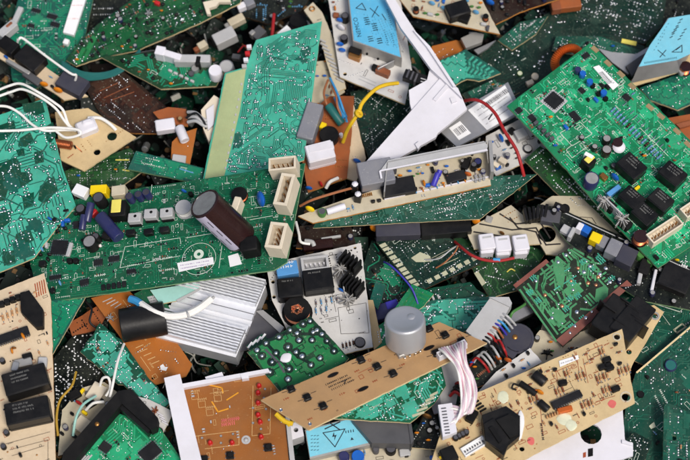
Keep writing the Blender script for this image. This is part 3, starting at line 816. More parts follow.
# --- left turquoise board
b = Board('bright turquoise solder side board at the left edge under the white wires',
          [(-14, 120), (45, 98), (53, 130), (62, 166), (76, 206), (58, 226), (34, 258), (0, 272), (-14, 272)], 24, (0, .08), 'teal_copper', 'edge_cream', axis=((45, 98), (76, 206)))
LB = b
for k, pts in enumerate(([(-8, 166), (3, 162), (16, 157), (20, 163), (21, 172), (30, 172), (33, 180), (22, 187), (8, 190), (5, 200), (-8, 204)], [(-8, 128), (14, 120), (16, 130), (4, 140), (-8, 142)], [(22, 104), (42, 101), (45, 112), (36, 116), (24, 112)],
        [(20, 138), (30, 132), (34, 140), (26, 147), (18, 146)], [(34, 152), (43, 150), (44, 162), (35, 164)], [(16, 150), (24, 148), (25, 156), (18, 156)], [(40, 186), (54, 176), (58, 190), (44, 204), (38, 200)], [(-6, 214), (6, 210), (10, 222), (0, 230), (-6, 228)], [(16, 234), (30, 228), (34, 240), (22, 248), (14, 244)], [(46, 126), (53, 122), (56, 136), (50, 144), (46, 138)], [(22, 196), (34, 192), (34, 204), (24, 210)], [(2, 252), (14, 250), (16, 262), (4, 266)])):
    b.slab('mask_gap', pts, 'sea_mask', .05, .1 + .002 * k)
b.traces('teal_mask', 3.4, .34, 160, .7, 3, 1.0, maxlen=18, ring='sea_mask', turn=.4, jw=.4, zz=.16); b.dots(70, r=.95, rows=(1, 5))

# --- right main board
b = Board('bright green mainboard with black relays and a barcode sticker at the right edge',
          [(590, 43), (604, 56), (642, 92), (700, 150), (706, 236), (658, 268), (606, 215), (541, 141), (507, 106)], 44, (-.03, .05), 'bright_mask', 'edge_green', axis=((541, 141), (658, 268)))
b.chip(554, 100, 15, 15, 40, 'qfp'); b.box('chip_socket', 554, 101, 20, 20, .6, 'pale_grey', 40, bev=.1)
for x, y, m in ((578, 69, 'navy'), (583, 73, 'blue_cap'), (590, 81, 'blue_cap'), (604, 92, 'blue_cap')): b.cap(x, y, 3.4, 7, m, m)
for x, y in ((593, 85), (606, 98), (599, 93)): b.cap(x, y, 2.6, 4, 'black_matte', 'black_matte')
b.sticker([(593, 67), (599, 65), (619, 85), (613, 90)], 'paper', .8, bars=(.1, .9, .25, .75))
b.chip(575, 116, 12, 7, 48, 'sop'); b.chip(582, 90, 7, 5, 48, 'sop'); b.chip(519, 110, 6, 6, 48, 'sop'); b.chip(627, 97, 8, 6, 40, 'sop')
for i in range(16):
    t = i / 15; b.res(613 + 46 * t, 110 + 47 * t, 12, -42, 'black_plastic' if i in (5, 9, 11) else 'resistor_blue', r=1.3)
for i in range(12):
    t = i / 11; b.box('wire_link', 625 + 40 * t, 104 + 46 * t, 6, .8, 1.4, 'solder', -42, bev=.1)
for x, y, s_ in ((632, 165, 25), (673, 173, 24), (632, 197, 22), (645, 213, 22), (661, 199, 22)):
    b.relay(x, y, s_, s_ * .8, 14, 42, seed=int(x))
b.cap(607, 138, 4.3, 10, 'black_plastic', 'can_top'); b.cap(607, 149, 5, 11, 'cap_brown', 'can_top'); b.cap(595, 146, 3, 8, 'black_plastic', 'can_top')
b.coil(618, 142, 5, 11, 'red_plastic', 'cap_brown', br=2); b.disc_cap(619, 147, 6.5, 0, 'white_plastic', tilt=80)
b.cap(592, 178, 7.5, 14, 'navy', 'can_top'); b.xfmr(589, 160, 11, 12, 14, 42, core='black_matte', tape='yellow_tape')
b.box('winding_label', 589, 155, 9, 4, 14.6, 'paper', 30, bev=.1)
b.disc_cap(615, 177, 5, 40, 'blue_cap'); b.box('film_capacitor', 604, 176, 8, 6, 5, 'brass', 40); b.cap(614, 165, 3, 5, 'black_plastic', 'dark_grey')
b.box('film_capacitor', 614, 190, 16, 5, 8, 'sky_blue', -38)
for x, y in ((604, 196), (622, 214)):
    b.star(x, y + 4, 8, 13, 20, 'tin', n=12); 
b.box('transistor', 610, 204, 12, 9, 9, 'black_matte', 42); b.box('transistor', 626, 222, 12, 9, 9, 'black_matte', 42); b.box('wire_link', 613, 205, 26, 1.4, 13.4, 'pale_grey', 45, bev=.2)
b.coil(641, 236, 7, 10, 'copper', 'cap_brown'); b.box('fuse', 647, 240, 5, 4, 6, 'copper_bright', 40)
b.conn(665, 229, 38, 12, 12, -33, pins=(8, 1), wall=1.5); b.conn(693, 207, 24, 12, 12, -33, pins=(5, 1), wall=1.5)
for i, (x, y) in enumerate(((595, 48), (608, 62), (621, 73), (632, 85), (650, 106), (661, 115), (677, 130), (688, 143))):
    b.box('edge_contact', x, y + 1, 8, 5, .5, 'gold_finger', 42, bev=.1)
for x, y in ((536, 122), (540, 126), (544, 130), (548, 134), (552, 138)): b.box('pin_header', x, y, 3, 5, 5, 'dark_grey', 45, bev=.3)
b.traces('bright_copper', 2.3, .55, 520, .5, 30, .55); b.silk(300, w=.38, sc=.85); b.smd(120, sz=(1.1, 2.6)); b.dots(50, r=.65); b.scatter(22, 'tdbrci', mg=4)
b.lines([[(535, 110), (563, 90)], [(560, 133), (580, 122), (592, 134), (572, 146), (560, 133)], [(572, 145), (566, 150), (572, 158), (592, 143)], [(640, 128), (668, 156)]], w=.6)

# --- left cream board
b = Board('cream phenolic board with two stacked looking black relays at the lower left corner',
          [(-14, 296), (44, 273), (51, 300), (56, 474), (-14, 474)], 58, (0, .05), 'phenolic_cream', 'edge_orange', axis=((-14, 296), (44, 273)))
b.slab('heat_sink', [(20, 294), (29, 290), (43, 309), (43, 326), (36, 327), (21, 312)], 'black_matte', 0, 9)
b.chip(13, 335, 30, 9, -17, 'dip', 5); b.disc_cap(23, 336, 3.6, 60, 'orange_cap'); b.disc_cap(12, 351, 3, 80, 'orange_cap'); b.disc_cap(14, 348, 2.4, 0, 'brass')
b.relay(25, 379, 40, 22, 18, -14, seed=4); b.relay(27, 410, 40, 21, 18, -14, seed=9)
b.box('metal_tab', 23, 362, 16, 8, 6, 'tin', -15); b.box('metal_tab', 15, 366, 6, 9, 9, 'metal', 10); b.box('transistor', 27, 356, 9, 6, 6, 'black_matte', -15); b.box('film_capacitor', 42, 364, 8, 14, 6, 'pale_grey', 0)
for i in range(5): b.box('transistor', 1 + i * 5.5, 303 - i * 2.2, 5, 5, 6, 'black_matte', -15)
for i in range(6): b.res(3 + i * 4.6, 318 - i * 2.4, 11, 80, 'resistor_tan', r=1.2)
for i in range(5): b.lines([[(35 + i * 2.2, 284 - i), (37 + i * 2.2, 297 - i)]], 'silk_rust', 1.0, name='silkscreen_print')
for x, y in ((8, 408), (6, 432), (44, 398), (3, 446), (2, 360)): b.cap(x, y, 2.6, 6, 'black_matte', 'dark_grey')
b.scatter(8, 'rd', mask=[(0, 330), (50, 320), (50, 360), (0, 365)])
b.dots(10, r=.9, mask=[(0, 430), (52, 425), (52, 470), (0, 470)], solder='brass'); b.silk(90, 'silk_rust', w=.4, sc=.8); b.silk(70, 'silk_black', w=.35, sc=.8); b.smd(16, ('black_matte', 'resistor_brown')); b.scatter(10, 'rrtd', res=('resistor_brown', 'resistor_tan'))
b.lines([[(10, 450), (48, 440), (48, 470)], [(12, 456), (44, 446)], [(6, 444), (50, 432)]], 'silk_black', .4)
b.dots(18, r=.7, solder='black_matte', rows=(1, 3))

# --- right tan board
b = Board('tan phenolic board with a black plastic hood and red printed marks at the lower right',
          [(468, 397), (622, 329), (635, 403), (520, 462), (440, 500), (425, 480), (446, 418)], 46, (0, .04), 'phenolic_tan', 'edge_cream', axis=((468, 397), (622, 329)), holes=[(617, 337, 3), (626, 397, 4), (522, 449, 2.4)])
TAN = b
b.cap(539, 377, 1, 1, 'black_plastic')
b.cyl('capacitor', (545, 383), 4.5, (534, 374), 4.5, 5, 'black_plastic', 'can_top'); b.cyl('capacitor', (548, 410), 3.6, (539, 402), 3.6, 3.8, 'black_plastic', 'can_top')
b.cyl('capacitor', (536, 394), 4, (520, 383), 4, 3, 'black_matte', 'dark_grey'); b.disc_cap(540, 392, 4, 30, 'orange_cap'); b.disc_cap(536, 391, 3, 0, 'toroid_orange')
b.chip(567, 399, 30, 7, -24, 'dip', 4.5); b.box('ceramic_resonator', 565, 409, 14, 5, 5, 'toroid_orange', -15)
b.slab('relay_hood', [(482, 415), (506, 406), (520, 416), (520, 436), (508, 446), (504, 456), (485, 441)], 'black_plastic', 0, 14)
b.slab('hood_block', [(484, 424), (494, 418), (510, 440), (502, 452), (486, 441)], 'black_plastic', 14, 16.5); b.slab('hood_vent', [(489, 428), (493, 426), (502, 440), (499, 443)], 'black_matte', 16.5, 19); b.slab('hood_ridge', [(496, 420), (510, 414), (519, 420), (518, 434), (510, 438)], 'black_matte', 14, 19)
b.blob(520, 425, 4, 14, 'paper', 'glue_smear', a=5, h=3)
for x, y in ((607, 359), (608, 365), (610, 367), (616, 388), (603, 366)): b.box('transistor', x, y, 8, 5, 5, 'black_matte', -20)
b.box('transistor', 563, 382, 8, 5, 5, 'black_matte', -15)
b.sticker([(559, 361), (578, 355), (579, 359), (560, 367)], 'paper', .8, rows=1)
b.cap(1, 1, .1, 1) if False else None
for x, y, n in ((577, 377, 3), (565, 374, 2), (597, 379, 4), (603, 391, 3), (582, 406, 4), (619, 372, 4), (600, 352, 2), (530, 400, 3), (556, 392, 3)):
    for i in range(n): b.res(x + i * 3.4, y - i * 1.2, 10, 72, ('resistor_brown', 'resistor_tan')[i % 2], r=1.1)
b.blob(564, 419, 7, 6, 'mint_sticker', h=.5); b.blob(571, 425, 6, 5.4, 'mint_sticker', h=.6, seed=4); b.blob(503, 397, 5.6, 6.4, 'mint_sticker', h=.4, seed=7)
b.blob(612, 404, 4, 4, 'ink_red', 'ink_stamp', h=.08); b.blob(531, 441, 3.4, 4, 'ink_red', 'ink_stamp', h=.08, seed=3)
b.lines([[(555, 372), (572, 365)], [(583, 359), (588, 383)], [(556, 372), (562, 405)], [(586, 352), (602, 345), (604, 353), (588, 360), (586, 352)], [(576, 352), (579, 372)], [(540, 404), (543, 436)], [(596, 402), (615, 396)]], 'silk_rust', .45)
b.dashes(541, 424, 9, 82, 'silk_black', .8, 1.6); b.dashes(600, 399, 7, -20, 'silk_black', .5); b.silk(170, 'silk_rust', w=.4, sc=.8); b.silk(80, 'silk_black', w=.36, sc=.7); b.scatter(22, 'rrrt', res=('resistor_brown', 'resistor_tan', 'resistor_brown'), mask=[(470, 402), (618, 336), (628, 398), (560, 428), (530, 440), (524, 408)], mg=4); b.dots(28, r=.6, solder='brass', rows=(1, 4))
p_ = [(548, 415), (556, 411)]
for i in range(6): b.disc_cap(547 + i * 2.6, 417 - i, 2.2, 75, 'resistor_tan')
b.conn(474, 446, 24, 9, 4, -35, 'paper', (8, 1), pm='dark_grey'); b.relay(449, 454, 14, 14, 12, -24, 'black_matte', 0); b.disc_cap(443, 458, 4, 10, 'yellow_plastic')
for i in range(4): b.cap(456 + i * 3.5, 437 - i * 1.8, 2.6, 6, 'black_matte', 'dark_grey')
for i in range(4): b.box('pin_header', 476 + i * 2.4, 402 + i * 2.6, 7, 1.4, 2, 'black_matte', -30, bev=.2)
b.box('transistor', 472, 415, 8, 12, 7, 'black_matte', 30); b.box('transistor', 468, 411, 5, 6, 8, 'pale_grey', 30)
b.tube('jumper_hook', [(519, 386, 2), (514, 384, 6), (512, 388, 6), (516, 390, 2)], .9, 'black_wire')
for x, y, r_ in ((626, 397, 5.4), (617, 337, 4.2)):
    mb = MB(); p = b.P(x, y); mb.disc(p.x, p.y, r_, .3, 20, r0=r_ - 1.3); link('copper_ring', mb.mesh('copper_ring', ['cream_board'], True), b.root)

# --- knob board
b = Board('long tan strip board carrying a silver rotary knob and black push buttons',
          [(261, 400), (439, 322), (487, 343), (309, 430)], 62, (.02, -.14), 'phenolic_knob', 'edge_cream', axis=((309, 430), (487, 343)), holes=[])
KB = b
for x, y in ((291, 388), (307, 396.5), (323, 405), (361, 359), (377, 365.5), (393, 372.5), (429, 327.5), (445, 334), (462, 340), (436, 352)):
    b.button(x, y, 6.6, -24, r=2.2)
    b.lines([[(x - 9, y + 5), (x - 4, y + 3.5)], [(x + 4, y - 3), (x + 9, y - 5)]], 'silk_black', .55)
for x, y in ((333, 375), (363, 389), (429, 348)):
    p = b.P(x, y); an = b.A(x, y, -24); mb = MB()
    mb.lathe([(1.7, 0), (1.7, .25)], 16, 0, Matrix.Translation((p.x, p.y, .1)) @ Matrix.Rotation(an, 4, 'Z'), sx=3., sy=1.); mb.lathe([(2.1, 0), (2.1, .2)], 16, 1, Matrix.Translation((p.x, p.y, .05)) @ Matrix.Rotation(an, 4, 'Z'), sx=2.8, sy=1.)
    link('slot', mb.mesh('slot', ['black_matte', 'edge_dark']), b.root)
for i in range(3):
    b.dashes(326 + i * 3, 385 + i * 2.4, 13, -24, 'silk_black', .55, 1.6, 1.8)
b.lines([[(342, 382), (346, 380), (344, 384)]], 'silk_black', .9); b.silk(26, 'silk_rust', w=.45); b.silk(12, 'silk_black', w=.4)
for x, y in ((373, 382), (400, 366), (308, 420), (284, 400), (340, 395), (355, 372)): b.dashes(x, y, 3, -24, 'silk_rust', .6, 1.5)
p = b.P(406, 345); mb = MB(); mb.box(-13, -11, 0, 13, 11, 5, .6); kb = link('encoder_base', mb.mesh('encoder_base', ['tin']), b.root, (p.x, p.y, 0), b.A(406, 345, -24))
mb = MB(); mb.lathe([(17.8, 5.6), (18.8, 6.4), (18.8, 31), (18.3, 32.6), (17.4, 33.4), (16.2, 33.5), (13, 32.6), (8, 31.8), (.1, 31.4)], 48); mb.dome(6, 5, 4.4, 1.2, 31.6, 18)
kn = link('knob', mb.mesh('knob', ['knob_metal']), b.root, M=Matrix.Translation((p.x * MM, p.y * MM, 0)) @ (b.root.matrix_world.to_3x3().transposed() @ Matrix.Rotation(R(-21), 3, 'X') @ Matrix.Rotation(R(-3), 3, 'Y')).to_4x4())
for sx in (-8, -3, 3, 8):
    mb = MB(); mb.box(sx - 1, -14, 0, sx + 1, -11.2, 3, .2); link('encoder_pin', mb.mesh('encoder_pin', ['solder']), kb)
b.conn(452, 348, 30, 6, 8, -24, 'white_plastic', (11, 1), pm='pale_grey', name='ribbon_socket')
b.tube('jumper_wire', [(276, 414, -1), (284, 421, -3), (293, 424, -4)], 2.2, 'yellow_wire'); b.tube('jumper_wire', [(283, 419, -2), (290, 426, -6)], 1.6, 'yellow_wire')
for x, y in ((281, 410), (310, 424)): b.dots(0); b.cap(x, y, 1.6, .6, 'solder', 'solder', 'solder_joint')

# --- LED board
b = Board('orange brown board with a row of red LEDs in a white plastic tray',
          [(183, 386), (269, 372), (283, 404), (290, 470), (200, 470)], 30, (0, .05), 'phenolic_led', 'edge_orange', axis=((183, 386), (269, 372)))
for x, y in ((259, 385), (258, 392), (258, 402), (258, 414), (260, 421), (261, 436), (210, 442), (232, 442)): b.led(x, y, 2.2); 
for x, y in ((268, 447), (230, 455), (204, 459)): b.button(x, y, 7, -6, r=2.4)
for i, (x, y) in enumerate(((265, 389), (264, 398), (266, 409), (253, 408), (269, 420), (253, 423), (261, 429), (221, 436), (233, 434), (221, 443), (202, 438))): b.cap(x, y, 1.2, 1., 'pin_tin', 'can_top', 'solder_joint')
p = b.P(246, 440); mb = MB(); mb.disc(p.x, p.y, 4.2, .3, 24, r0=2.2); mb.dome(p.x, p.y, 2, 1.2, .1, 12); link('solder_ring', mb.mesh('solder_ring', ['pale_grey']), b.root)
b.lines([[(204, 384), (222, 388), (223, 393)], [(227, 400), (238, 393)], [(212, 402), (218, 412), (228, 409)]], 'silk_yellow', 1.3)
b.lines([[(253, 386), (252, 436), (270, 434), (271, 388)], [(190, 437), (239, 431), (239, 445), (205, 449)]], 'silk_pale', .5)
for x, y in ((191, 392), (198, 400), (206, 408), (214, 394)): b.dashes(x, y, 5, -9, 'silk_pale', .5, 2); b.lines([[(x, y + 2), (x + 7, y + 1), (x + 7.6, y + 7), (x + 1, y + 8), (x, y + 2)]], 'silk_pale', .4)
b.dashes(222, 421, 9, -9, 'ink_red', .8, 3); b.dashes(222, 425, 7, -9, 'ink_red', .8, 3); b.silk(30, 'silk_pale', w=.35); b.smd(8, ('pale_grey',)); b.dots(12, r=.6, rows=(1, 3))
# its white tray (a separate moulding the board lies in)
f = Frame('plastic_tray', 'white plastic tray around the orange brown LED board', 'plastic tray', (230, 420), 26, (0, .05), ((183, 386), (269, 372)))
f.slab('side_rail', [(164, 378), (180, 374), (204, 470), (183, 470)], 'white_plastic', 4, 14)
f.slab('top_rim', [(181, 384), (268, 368.5), (270, 372), (183, 388)], 'white_plastic', -6, 10)
f.slab('side_wall', [(284, 404), (288, 403), (296, 470), (291, 470)], 'pale_grey', -10, 8)
f.slab('screw_tab', [(205, 377), (222, 372), (224, 377), (207, 381)], 'white_plastic', -6, 7); f.slab('clip', [(240, 374), (248, 372), (249, 378), (242, 379)], 'white_plastic', 2, 11)
f._slab('screw_tab', [(q.x, q.y) for q in (f.P(x, y, 4) for x, y in ((287, 424), (301, 421), (304, 436), (289, 441)))], [[(f.P(296, 430, 4).x + 2.2 * math.cos(6.28 * i / 12), f.P(296, 430, 4).y + 2.2 * math.sin(6.28 * i / 12)) for i in range(12)]], 'white_plastic', 'pale_grey', -14, 4)
f.slab('tray_floor', [(184, 388), (284, 375), (290, 470), (200, 470)], 'pale_grey', -4, -1)

# --- aluminium heat sink
f = Frame('finned_heat_sink', 'big silver aluminium heat sink with two banks of fins left of the white board', 'heat sink', (194, 347), -2, (.03, .12), ((153, 336), (234, 357)))
A0, B0, C0 = f.P(153, 336, 22), f.P(234, 357, 22), f.P(265, 283, 22)
Lx = (B0 - A0).length; dy = (C0 - B0); Ly = dy.y; sh = dy.x
def fin(y0, y1, z0, z1, mb, br=.0):
    n = 1
    o0, o1 = sh * y0 / Ly, sh * y1 / Ly; x0, y_ = A0.x, A0.y
    vs = [(x0 + o0, y_ + y0, z0), (x0 + Lx + o0, y_ + y0, z0), (x0 + Lx + o1, y_ + y1, z0), (x0 + o1, y_ + y1, z0)]; vs += [(v[0], v[1], z1) for v in vs]
    mb.add(vs, [(3, 2, 1, 0), (4, 5, 6, 7), (0, 1, 5, 4), (1, 2, 6, 5), (2, 3, 7, 6), (3, 0, 4, 7)])
mb = MB(); fin(2.4, Ly * .345, -13, 13, mb); fin(Ly * .62, Ly, -13, 13, mb); fin(Ly * .345, Ly * .62, -13, 1, mb); link('base_plate', mb.mesh('base_plate', ['alu']), f.root)
mb = MB(); fin(Ly * .36, Ly * .46, 1, 13, mb); fin(Ly * .46, Ly * .60, 1, 7, mb); fin(Ly * .54, Ly * .61, 7, 12, mb); link('mounting_channel', mb.mesh('mounting_channel', ['alu']), f.root)
for k in range(19):
    t = .036 * k if k < 9 else .63 + .036 * (k - 9)
    mb = MB(); nseg = 26; y0 = Ly * t if k else -.4; y1 = y0 + 1.7; vs = []; zt = 22 - (k % 2) * .5; zb = 10 if k else -13
    for i in range(nseg + 1):          # each fin is slightly scalloped along its length
        u = i / nseg; x = A0.x + Lx * u; q = .14 * math.sin(u * 70 + k * 1.3); s0 = sh * y0 / Ly
        vs += [(x + s0, y0 + q * (k > 0), zb), (x + s0, y1 + q, zb), (x + s0, y1 + q, zt + q * .5), (x + s0, y0 + q * (k > 0), zt + q * .5)]
    fs = [(0, 1, 2, 3), tuple(nseg * 4 + j for j in (3, 2, 1, 0))]
    for i in range(nseg):
        for j in range(4): fs.append((i * 4 + j, (i + 1) * 4 + j, (i + 1) * 4 + (j + 1) % 4, i * 4 + (j + 1) % 4))
    mb.add(vs, fs); link('fin', mb.mesh('fin', ['alu'], True), f.root)

# --- white board with relays (centre)
b = Board('white board with black relays, a scorched coil and spiky black heat sink at the centre',
          [(266, 264), (361, 243), (373, 347), (345, 354), (290, 336), (272, 300)], 12, (0, .06), 'white_board', 'edge_cream', axis=((266, 264), (361, 243)), holes=[(273, 282, 1.8), (274, 297, 1.8), (355, 248, 1.5)])
b.box('film_capacitor', 287, 268, 21, 14, 13, 'sky_blue', -8); b.dashes(280, 269, 6, -8, 'paper', .7, 2, 2.4, 13.2, 'print'); b.dashes(279, 273, 6, -8, 'paper', .7, 2, 2.4, 13.2, 'print')
b.conn(315, 263, 27, 15, 14, -6, 'pale_grey', (5, 1), wall=2.6, pm='white_plastic'); b.relay(290, 287, 24, 20, 15, -8, rows=1); b.relay(318, 279, 29, 22, 15, -8, rows=1, seed=8)
b.coil(297, 309, 13, 11, 'copper_bright', 'black_matte'); mb = MB()
for i in range(16):
    A_ = rg.uniform(0, 6.28); r_ = rg.uniform(3, 8); mb.tube([(r_ * math.cos(A_ + t) * .9 + rg.uniform(-1, 1), r_ * math.sin(A_ + t) * .6 + rg.uniform(-1, 1), 10.6 + rg.uniform(0, 2.2)) for t in (0, .5, 1., 1.5)], .75, 6)
p = b.P(297, 310, 10); link('scorched_winding', mb.mesh('scorched_winding', ['copper_bright']), b.root, (p.x, p.y, 0))
b.fins(350, 259, 22, 12, 18, 35, 5); b.star(341, 268, 9, 9, 10, 'tin', n=11); b.fins(352, 281, 22, 14, 18, 35, 6); b.star(348, 299, 8, 9, 15, 'tin', n=11)
b.disc_cap(341, 290, 3.2, 30, 'blue_cap'); b.cap(360, 342, 5.4, 3, 'black_plastic', 'dark_grey')
for i in range(8): b.res(316 + (i % 5) * 5.2, 303 + (i // 5) * 8 - (i % 5), 9, 82, ('solder', 'resistor_blue')[i % 2], r=1)
for i in range(4): b.res(343 + i * 3.5, 346 - i, 8, 82, 'black_plastic', r=1)
b.lines([[(338, 308), (366, 303), (369, 333), (341, 334), (338, 308)], [(330, 284), (336, 312)], [(302, 262), (338, 254)]], 'silk_black', .4)
b.dots(46, r=.8, solder='black_matte', mask=[(268, 262), (362, 243), (366, 262), (270, 282)]); b.dots(36, r=.6, solder='dark_grey', rows=(1, 5)); b.silk(40, 'silk_black', w=.4)
b.box('wire_link', 343, 283, 1.2, 14, 10, 'pale_grey', -8, bev=.2)

# --- green board with big joints
b = Board('small dark green board with fat silver solder blobs below the white board',
          [(247, 352), (310, 316), (349, 358), (330, 380), (280, 392)], 36, (0, .05), 'leaf_mask', 'edge_cream', axis=((247, 352), (310, 316)))
mb = MB(); rgm = MB()
for x, y in ((310, 321), (303, 324), (317, 330), (313, 332), (290, 330), (297, 333), (322, 334), (327, 341), (312, 340), (299, 340), (334, 351), (288, 347), (279, 337), (296, 352), (302, 356), (311, 365), (266, 343), (257, 350), (272, 362), (276, 353), (288, 379), (289, 369), (320, 358), (270, 372), (262, 356)):
    p = b.P(x, y)
    mb.dome(p.x, p.y, 2.3 * rg.uniform(.7, 1.1), 1.3, .1, 10); rgm.disc(p.x, p.y, 4.2 * rg.uniform(.85, 1.15), .16 + rg.random() * .02, 14)
link('solder_joints', mb.mesh('solder_joints', ['solder']), b.root); link('pad_gaps', rgm.mesh('pad_gaps', ['dark_mask'], True), b.root)
b.blob(286, 358, 6, 4.6, 'white_plastic', h=1.6, a=-25)
b.lines([[(288, 347), (298, 357), (312, 364)], [(296, 334), (322, 334), (334, 350)], [(266, 343), (276, 354), (289, 369)], [(270, 340), (279, 337), (290, 331)]], 'dark_mask', 3.2, .14, 'copper_traces'); b.lines([[(266, 350), (278, 362), (284, 372)]], 'dark_grey', 2.2, .2, 'copper_traces'); b.traces('leaf_copper', 4.0, .8, 40, .05, 14, .8)

# --- green board below knob board
b = Board('emerald green board wedged under the tan knob strip beside the ribbon plug',
          [(322, 418), (440, 360), (446, 386), (434, 404), (410, 423)], 42, (0, .02), 'green_mask', 'edge_cream', axis=((322, 418), (440, 360)))
b.traces('teal_copper', 2.4, .6, 200, .4, 8, .7); b.dots(60, r=.8); b.silk(20)
for i in range(5): b.slab('edge_contact', [(412 + i * 4.4, 415 - i * 5), (424 + i * 3.4, 411 - i * 5), (424.6 + i * 3.4, 413.2 - i * 5), (412.6 + i * 4.4, 417.4 - i * 5)], 'bare_pad', .1, .5)

# --- charcoal metal can under it
f = Frame('metal_can', 'charcoal sheet metal can under the emerald board edge', 'metal can', (378, 430), 24, (0, .0), ((355, 421), (410, 424)))
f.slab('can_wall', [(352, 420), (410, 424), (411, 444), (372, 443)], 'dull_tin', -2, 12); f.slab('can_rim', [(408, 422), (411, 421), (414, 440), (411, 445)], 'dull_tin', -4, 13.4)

# --- lower blue label box
f = Frame('power_module', 'box with light blue warning label below the tan knob strip', 'power module', (340, 440), 26, (0, .08), ((310, 458), (375, 443)))
f.slab('metal_case', [(305, 430), (350, 418), (378, 440), (374, 444), (310, 459)], 'tin', -14, 0)
f.sticker([(306, 431), (350, 419), (376, 441), (310, 457)], 'label_cyan', .4, name='warning_label')
tri = [f.P(x, y, .6) for x, y in ((323, 433), (345, 429), (335, 447))]
mb = MB()
for i in range(3): mb.line(tri[i], tri[(i + 1) % 3], .8, .62)
c = sum(tri, Vector()) / 3
mb.sheet([(c.x + .6, c.y + 4), (c.x - 2.2, c.y - .4), (c.x + .2, c.y - .2), (c.x - 1, c.y - 4.2), (c.x + 2.4, c.y + .9), (c.x + .2, c.y + .7)], .62)
for y0 in range(5):
    for k in range(3): q = f.P(311 + k * 3, 436 + y0 * 3.6, .6); mb.line(q, (q.x + 1.6, q.y + .2), .5, .62)
for k in range(4): q = f.P(346 + k * 2.5, 433 - k * .4, .6); mb.line(q, (q.x + .2, q.y + 1.8), .8, .62)
q = f.P(352, 439, .6); mb.sheet([(q.x - 1.6, q.y - 1), (q.x + 1.6, q.y - 1), (q.x, q.y + 1.6)], .62)
q0, q1, q2, q3 = (f.P(x, y, .6) for x, y in ((325, 429), (340, 422), (327, 421), (340, 430)))
mb.line(q0, q1, 1.1, .62); mb.line(q2, q3, 1.1, .62)
link('warning_print', mb.mesh('warning_print', ['label_ink'], True), f.root)

# --- bottom component board
b = Board('dusty grey board with blue capacitors along the bottom edge of the pile',
          [(300, 462), (375, 446), (412, 446), (445, 425), (470, 480), (300, 490)], 14, (0, .05), 'cream_board', 'edge_cream', axis=((300, 462), (412, 446)))
b.cap(344, 456, 5, 12, 'navy', 'navy'); b.cap(358, 456, 6, 12, 'blue_cap', 'blue_cap'); b.cap(391, 448, 5, 10, 'black_matte', 'dark_grey'); b.cap(376, 449, 3, 9, 'dark_grey', 'dark_grey')
b.scatter(16, 'rrdctb'); b.silk(20, 'silk_black'); b.box('film_capacitor', 405, 452, 10, 7, 5, 'pale_grey', -8)
b = Board('dark scrap board standing behind the white ribbon plug at the bottom',
          [(405, 447), (432, 404), (441, 436), (440, 450)], 26, (0, .06), 'black_mask', 'edge_cream')
b.scatter(7, 'dct', mg=2); b.disc_cap(427, 416, 5, 20, 'brass'); b.dots(10)
# =========================================================== top left quarter
b = Board('teal green board with a long white label strip in the top left corner',
          [(22, -14), (96, -14), (84, 40), (66, 70), (30, 92), (12, 80), (8, 36)], -14, (0, .1), 'teal_mask', 'edge_green', axis=((22, -14), (96, -14)))
b.traces('sea_copper', 2.8, .5, 200, .5, 8, .7); b.sticker([(75, -8), (88, -8), (74, 35), (63, 32)], 'paper', 5, name='label_strip', th=4, rows=2, im='ink_red')
b.box('connector', 66, 41, 6, 6, 6, 'paper', 20); b.chip(36, 10, 10, 4, 15, 'sop'); b.chip(52, 16, 11, 5, 15, 'sop'); b.chip(55, 24, 10, 5, 15, 'sop'); b.chip(31, 25, 7, 4, 15, 'sop'); b.silk(40); b.smd(20)
b.box('connector', 17, 15, 6, 22, 4, 'pale_grey', 15)
b = Board('nearly black board with scattered solder dots behind the top left label strip',
          [(82, -14), (190, -16), (140, 16), (100, 34), (70, 54), (76, 30)], -30, (0, .12), 'black_mask', 'edge_dark'); b.dots(40, r=1.1)
b = Board('long mid green board running diagonally down from the top edge',
          [(66, 60), (80, 40), (98, 24), (150, -14), (246, -14), (240, 3), (200, 23), (138, 50), (100, 58), (76, 66)], 0, (.02, .12), 'leaf_mask', 'edge_cream', axis=((138, 50), (240, 3)))
b.traces('leaf_deep', 3.2, .6, 240, .6, 10, .85); b.dots(60, r=1., rows=(1, 4)); b.scatter(60, 'tdctrrdt', mg=3, res=('black_plastic', 'resistor_brown', 'pale_grey')); b.smd(30)
b.slab('bracket', [(203, 2), (229, -4), (231, 2), (219, 2), (216, 6), (209, 8), (211, 14), (207, 14)], 'ivory_plastic', 4, 9); b.box('fuse', 157, 2, 6, 4, 5, 'red_plastic', 20); b.star(148, 12, 5, 6, 0, 'metal')
b.lines([[(84, 58), (94, 38)], [(78, 62), (84, 50)]], 'leaf_copper', 6, .16, 'copper_traces')
f = Frame('wire_bundle', 'bundle of thin dark teal wires curving under the diagonal green board', 'wire bundle', (100, 70), -4)
for k in range(6): f.tube('wire', [(62, 62 + k * 1.5, 4 + k), (82, 72 + k * 1.4, 5 - k * .6), (104, 73 + k, 3), (122, 66 + k, 5), (140, 50 + k, 3)], 1.3, 'teal_wire')
b = Board('dark reddish brown board with thin light scratches, left of the turquoise board',
          [(82, 82), (119, 67), (168, 108), (162, 134), (112, 132), (98, 110)], -16, (.03, .14), 'brown_mask', 'edge_orange', axis=((119, 67), (168, 108)))
b.traces('brown_copper', 4, .5, 50, .5, 4, .8); b.dots(16, r=.8); b.lines([[(100, 91), (118, 83)], [(104, 98), (130, 86)], [(112, 100), (134, 92)]], 'resistor_brown', .8)
b = Board('grey green supply board with a white slide bracket and a white drum, upper left',
          [(101, 57), (150, 52), (206, 58), (224, 72), (216, 86), (161, 89)], 6, (.03, .1), 'olive_mask', 'edge_cream', axis=((101, 57), (161, 89)))
